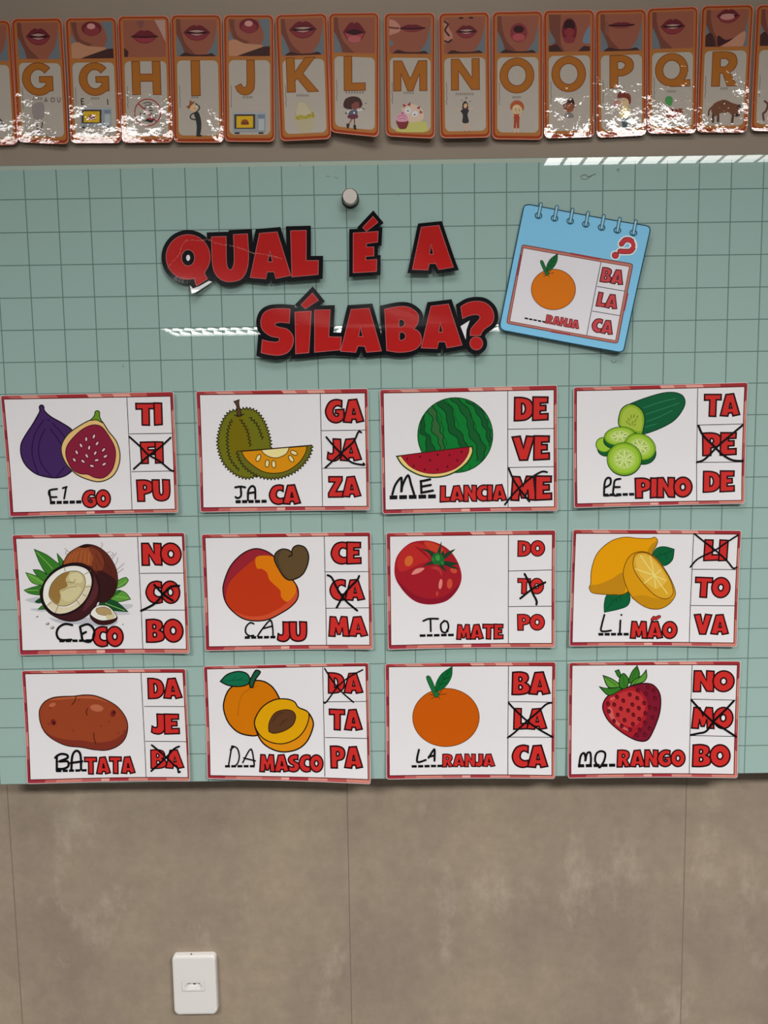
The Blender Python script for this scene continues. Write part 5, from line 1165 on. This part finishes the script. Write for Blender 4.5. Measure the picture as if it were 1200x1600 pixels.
ALPH = [  # letter, quad, letter box in photo pixels, mouth, picture, zoom, text under the letter (x, y, n, w), label, bottom curl, twist
 (None, [(-62, 31), (16, 32), (29, 226), (-52, 230)], None, 'smile', p_l0, ZA, None, 'orange alphabet card cut off by the left edge of the photo', .010, .2),
 ('G', [(18, 29), (97, 28), (109, 226.5), (28, 222)], (35, 98, 83.5, 149.5), 'smile', p_ga, ZA, (60, 154.5, 4, 16), 'orange alphabet card with letter G and handwritten vowels A O U', .013, .5),
 ('G', [(101.5, 28), (182, 27), (190, 224), (111, 224)], (123.7, 98, 171, 149.5), 'tongue', p_ge, ZA, (150, 154.5, 4, 14), 'orange alphabet card with letter G and handwritten E and I', .009, -.1),
 ('H', [(184, 25), (264.5, 24.5), (270.5, 223), (191, 223.5)], (206.5, 96, 251, 148), 'closed', p_h, ZB, None, 'orange alphabet card with letter H and a round no-talking sign', .008, 0),
 ('I', [(266.7, 23), (345.8, 23), (350, 223), (272, 223)], (298.8, 95, 312.5, 149.5), 'grin', p_i, ZB, (306, 152.5, 3, 12), 'orange alphabet card with letter I and a leaning man', .008, 0),
 ('J', [(349, 23), (428, 23), (429.5, 222), (351, 221.5)], (367.5, 94, 397.8, 148.5), 'tongue', p_j, ZB, (388, 152.5, 5, 16), 'orange alphabet card with letter J and a microwave', .008, .1),
 ('K', [(430, 23), (511, 20.5), (517.7, 219), (438.6, 222)], (448, 90, 497, 144), 'wide', p_k, ZD, (474, 150, 6, 20), 'orange alphabet card with letter K and a cracked egg', .008, .1),
 ('L', [(513.3, 20.5), (592.4, 19.5), (592, 218), (516.6, 208)], (537.6, 88, 570.8, 142), 'pout', p_l, ZD, (556, 145.5, 7, 30), 'orange alphabet card with letter L and a singing girl', .012, .3),
 ('M', [(600, 20.5), (680, 19.5), (679, 219), (603, 214.5)], (615, 95, 667, 142.5), 'finger', p_m, ZE, (639.5, 146, 8, 17), 'orange alphabet card with letter M and a pink cupcake', .010, .1),
 ('N', [(685.4, 20.6), (764.5, 18.4), (765.6, 216.7), (687.6, 217.8)], (705, 92, 749, 141), 'fingers', p_n, ZF, (727, 148, 9, 29), 'orange alphabet card with letter N and a woman in black dress', .009, 0),
 ('O', [(769, 18.4), (848, 17), (848, 219), (769, 218)], (781, 90.5, 834.3, 145.6), 'oh', p_o1, ZF, (808, 152.5, 5, 14), 'orange alphabet card with letter O and a red-haired child', .008, 0),
 ('O', [(849, 16), (929, 15), (928, 214.5), (850, 216.7)], (862, 87.8, 915, 143.5), 'open', p_o2, ZF, None, 'orange alphabet card with letter O and a dark-haired boy', .009, 0),
 ('P', [(930, 16), (1010, 14), (1009, 212), (932, 215.6)], (952.7, 86.7, 990, 137.6), 'bite', p_p, ZG, (972.5, 137.3, 3, 9), 'orange alphabet card with letter P and a boy in yellow shirt', .011, .1),
 ('Q', [(1011, 13), (1091, 9.8), (1087, 209), (1011, 209)], (1023.7, 83.4, 1078, 136), 'lower', p_q, ZH, (1050, 143.5, 5, 14), 'orange alphabet card with letter Q and a green shape above a hand', .012, .1),
 ('R', [(1096, 9), (1177.5, 7), (1166.7, 207.5), (1088, 207.5)], (1112.5, 81, 1152.5, 134.7), 'blow', p_r, ZH, (1132, 139, 4, 12), 'orange alphabet card with letter R and a brown animal', .012, -.1),
 (None, [(1182, 8), (1262, 5), (1250, 206), (1172.5, 205)], None, 'blow', p_r0, ZH, None, 'orange alphabet card cut off by the right edge of the photo', .009, 0),
]
def alphabet(i, spec):
    ch, quad, box, mk, pic, zoom, txt, label, curl, tw = spec
    d = .0040 + .0008 * (i % 2)
    ph = i * 1.7
    hang = curl * .5 if 6 <= i <= 9 else curl * .10
    def bend(x, y):
        t = max(0.0, (.35 - y) / 1.35)
        return .0006 * x * x + hang * t * t * (1 + 1.6 * tw * x) + .00025 * sin(2.2 * x + 3.1 * y + ph) * t
    fr = Frame(quad, d, bend, .005)
    e = empty('alphabet_card', (fr.cx, -d, fr.cz), label, 'alphabet card', 'laminated alphabet cards in a row above the board')
    N = fr.st
    def rr(a0, b0, a1, b1, r):
        asp = .42
        P = []
        for cx, cy, s in ((a1 - r, b0 + r * asp, -90), (a1 - r, b1 - r * asp, 0), (a0 + r, b1 - r * asp, 90), (a0 + r, b0 + r * asp, 180)):
            for k in range(6):
                b = radians(s + 18 * k); P.append(N(cx + r * cos(b), cy + r * asp * sin(b)))
        return P
    slab(fr, [rr(0, 0, 1, 1, .1)], .0004, 'laminated_sheet', e, (190, 120, 100), (196, 140, 120), 'lam', 'clear laminate with pinkish rim')
    a = Art(fr, 1e-5, 'lam')
    a.poly(OR1, rr(.012, .006, .985, .992, .1)); a.poly(OR2, rr(.05, .02, .955, .972, .075)); a.poly(OR3, rr(.065, .335, .94, .965, .05))
    a.build('border', e, 'orange rounded border')
    a = Art(fr, 6e-5, 'lam'); a.poly(PAP, rr(.1, .358, .915, .945, .1)); a.build('paper_panel', e, 'white panel')
    a = Art(fr, 6e-5, 'lam'); mouth(a, fr, mk); a.build('mouth_photo', e, 'close-up photo of a mouth')
    if ch:
        a = Art(fr, 1e-4, 'lam'); x0, y0, x1, y1 = box
        ux = unit(quad[0], quad[1]); uy = unit(((quad[0][0] + quad[1][0]) / 2, (quad[0][1] + quad[1][1]) / 2), ((quad[3][0] + quad[2][0]) / 2, (quad[3][1] + quad[2][1]) / 2))
        cx, cy = (x0 + x1) / 2, (y0 + y1) / 2
        def mp(p): A = (p[0] - .5) * (x1 - x0); B = (p[1] - .5) * (y1 - y0); return (cx + ux[0] * A + uy[0] * B, cy + ux[1] * A + uy[1] * B)
        C = [[mp(p) for p in c_] for c_ in sans(ch)]
        a.poly((154, 92, 28), *C)
        for c_ in C: a.line((104, 48, 12), 1.1, c_, True)
        a.build('letter', e, 'orange letter ' + ch)
    if txt:
        a = Art(fr, 1e-4, 'lam'); small_text(a, txt[0], txt[1], txt[2], txt[3], 3.6); a.build('caption', e, 'tiny grey caption')
    a = Art(fr, 1e-4, 'lam')
    a.curve((84, 78, 76), .8, [N(.135, .555), N(.145, .6), N(.138, .64), N(.146, .68), N(.135, .7), N(.145, .73)])
    a.build('side_signature', e, 'thin upright line of tiny script')
    a = Art(fr, 1.2e-4, 'lam'); fr.zoom(*zoom); pic(a); a.build('picture', e); fr.zoom(0, 0, 1)
    return e
for i, s in enumerate(ALPH): alphabet(i, s)

# ------------------------------------------------------------------ power outlet
def outlet():
    d = .0125
    P = [W(*p, d) for p in [(268.5, 1495.5), (334.5, 1494.5), (340.5, 1582), (272.5, 1586.5)]]
    cx = sum(p[0] for p in P) / 4; cz = sum(p[1] for p in P) / 4
    e = empty('power_outlet', (cx, 0, cz), 'white power outlet on the wall below the board', 'power outlet')
    w_ = (P[1][0] - P[0][0] + P[2][0] - P[3][0]) / 4; h_ = (P[0][1] - P[3][1] + P[1][1] - P[2][1]) / 4
    white = mat_plain('white_plastic', (.80, .77, .735), .35, .45)
    dark = mat_plain('dark_socket_hole', (.02, .02, .02), .6, .2)
    # pillow-shaped plate: stacked rounded outlines, bulging at the bottom
    n = 12
    def ring(k, y, rr):
        out = []; a, b = w_ * k + (k - 1) * 0, h_ * k
        a = w_ * 1.02 - (1 - k) * .032; b = h_ - (1 - k) * .032
        for cx_, cz_, s in ((a - rr, b - rr, 0), (-a + rr, b - rr, 90), (-a + rr, -b + rr, 180), (a - rr, -b + rr, 270)):
            for j in range(n + 1):
                t = radians(s + 90 * j / n); x, z = cx_ + rr * cos(t), cz_ + rr * sin(t)
                bul = .0045 * (1 - (x / a) ** 2)
                z += (bul * .4 if z > 0 else -bul * 1.5) * min(1, abs(z) / b)
                out.append((x, -y, z))
        return out
    rings = [ring(1.0, .0003, .007), ring(1.0, .007, .007), ring(.985, .0102, .007), ring(.955, .0118, .007), ring(.87, .0124, .006)]
    m = len(rings[0]); V = [v for r in rings for v in r]; F = []
    for i in range(len(rings) - 1):
        for j in range(m): F.append((i * m + j, i * m + (j + 1) % m, (i + 1) * m + (j + 1) % m, (i + 1) * m + j))
    # front with an opening for the module
    mx, mz = .0205, .0093
    mc = W(302, 1541.5, d); ox_, oz_ = mc[0] - cx, mc[1] - cz
    fr = Frame([(268.5, 1495.5), (334.5, 1494.5), (340.5, 1582), (272.5, 1586.5)], d)
    outer = [(v[0], v[2]) for v in rings[-1]]; inner = [(p[0] + ox_, p[1] + oz_) for p in rrect(-mx, -mz, mx, mz, .002)]
    tv, tf = triangulate([outer, inner], .02)
    b = len(V); V += [(x, -.0124, z) for x, z in tv]
    for t in tf:
        A = [tv[i] for i in t]; ar = sum(A[i][0] * A[(i + 1) % 3][1] - A[(i + 1) % 3][0] * A[i][1] for i in range(3))
        F.append(tuple(b + i for i in (t if ar > 0 else t[::-1])))
    o = link('cover_plate', V, F, [white], None, e)
    # module with its sunken elongated-hexagon socket
    hexo = [(-.0165, 0), (-.0115, .0062), (.0115, .0062), (.0165, 0), (.0115, -.0062), (-.0115, -.0062)]
    k = [(p[0] + ox_, p[1] + oz_) for p in hexo]; box_ = [(p[0] + ox_, p[1] + oz_) for p in rrect(-mx + .0003, -mz + .0003, mx - .0003, mz - .0003, .002)]
    tv, tf = triangulate([box_, k], .02); V = [(x, -.0121, z) for x, z in tv]; F = []
    for t in tf:
        A = [tv[i] for i in t]; ar = sum(A[i][0] * A[(i + 1) % 3][1] - A[(i + 1) % 3][0] * A[i][1] for i in range(3))
        F.append(t if ar > 0 else t[::-1])
    b = len(V); V += [(x, -.0121, z) for x, z in k] + [(x * .92 + ox_ * .08, -.0035, z * .86 + oz_ * .14) for x, z in k]
    for j in range(6): F.append((b + j, b + 6 + j, b + 6 + (j + 1) % 6, b + (j + 1) % 6))
    F.append(tuple(b + 6 + j for j in (5, 4, 3, 2, 1, 0)))
    so = link('socket', V, F, [white], None, e)
    for dx, dz in ((-.0095, 0), (0, -.0015), (.0095, 0)):
        lathe('pin_hole', [(.0024, .0036), (.0024, .0038)], 16, [dark], so, (ox_ + dx, 0, oz_ + dz + .001))
    sh = [W(305, 1487, .008)]
    lathe('screw_slot', [(.0012, 0), (.0012, .0005)], 10, [dark], e, (-.004, -.0098, h_ + .0035))
outlet()
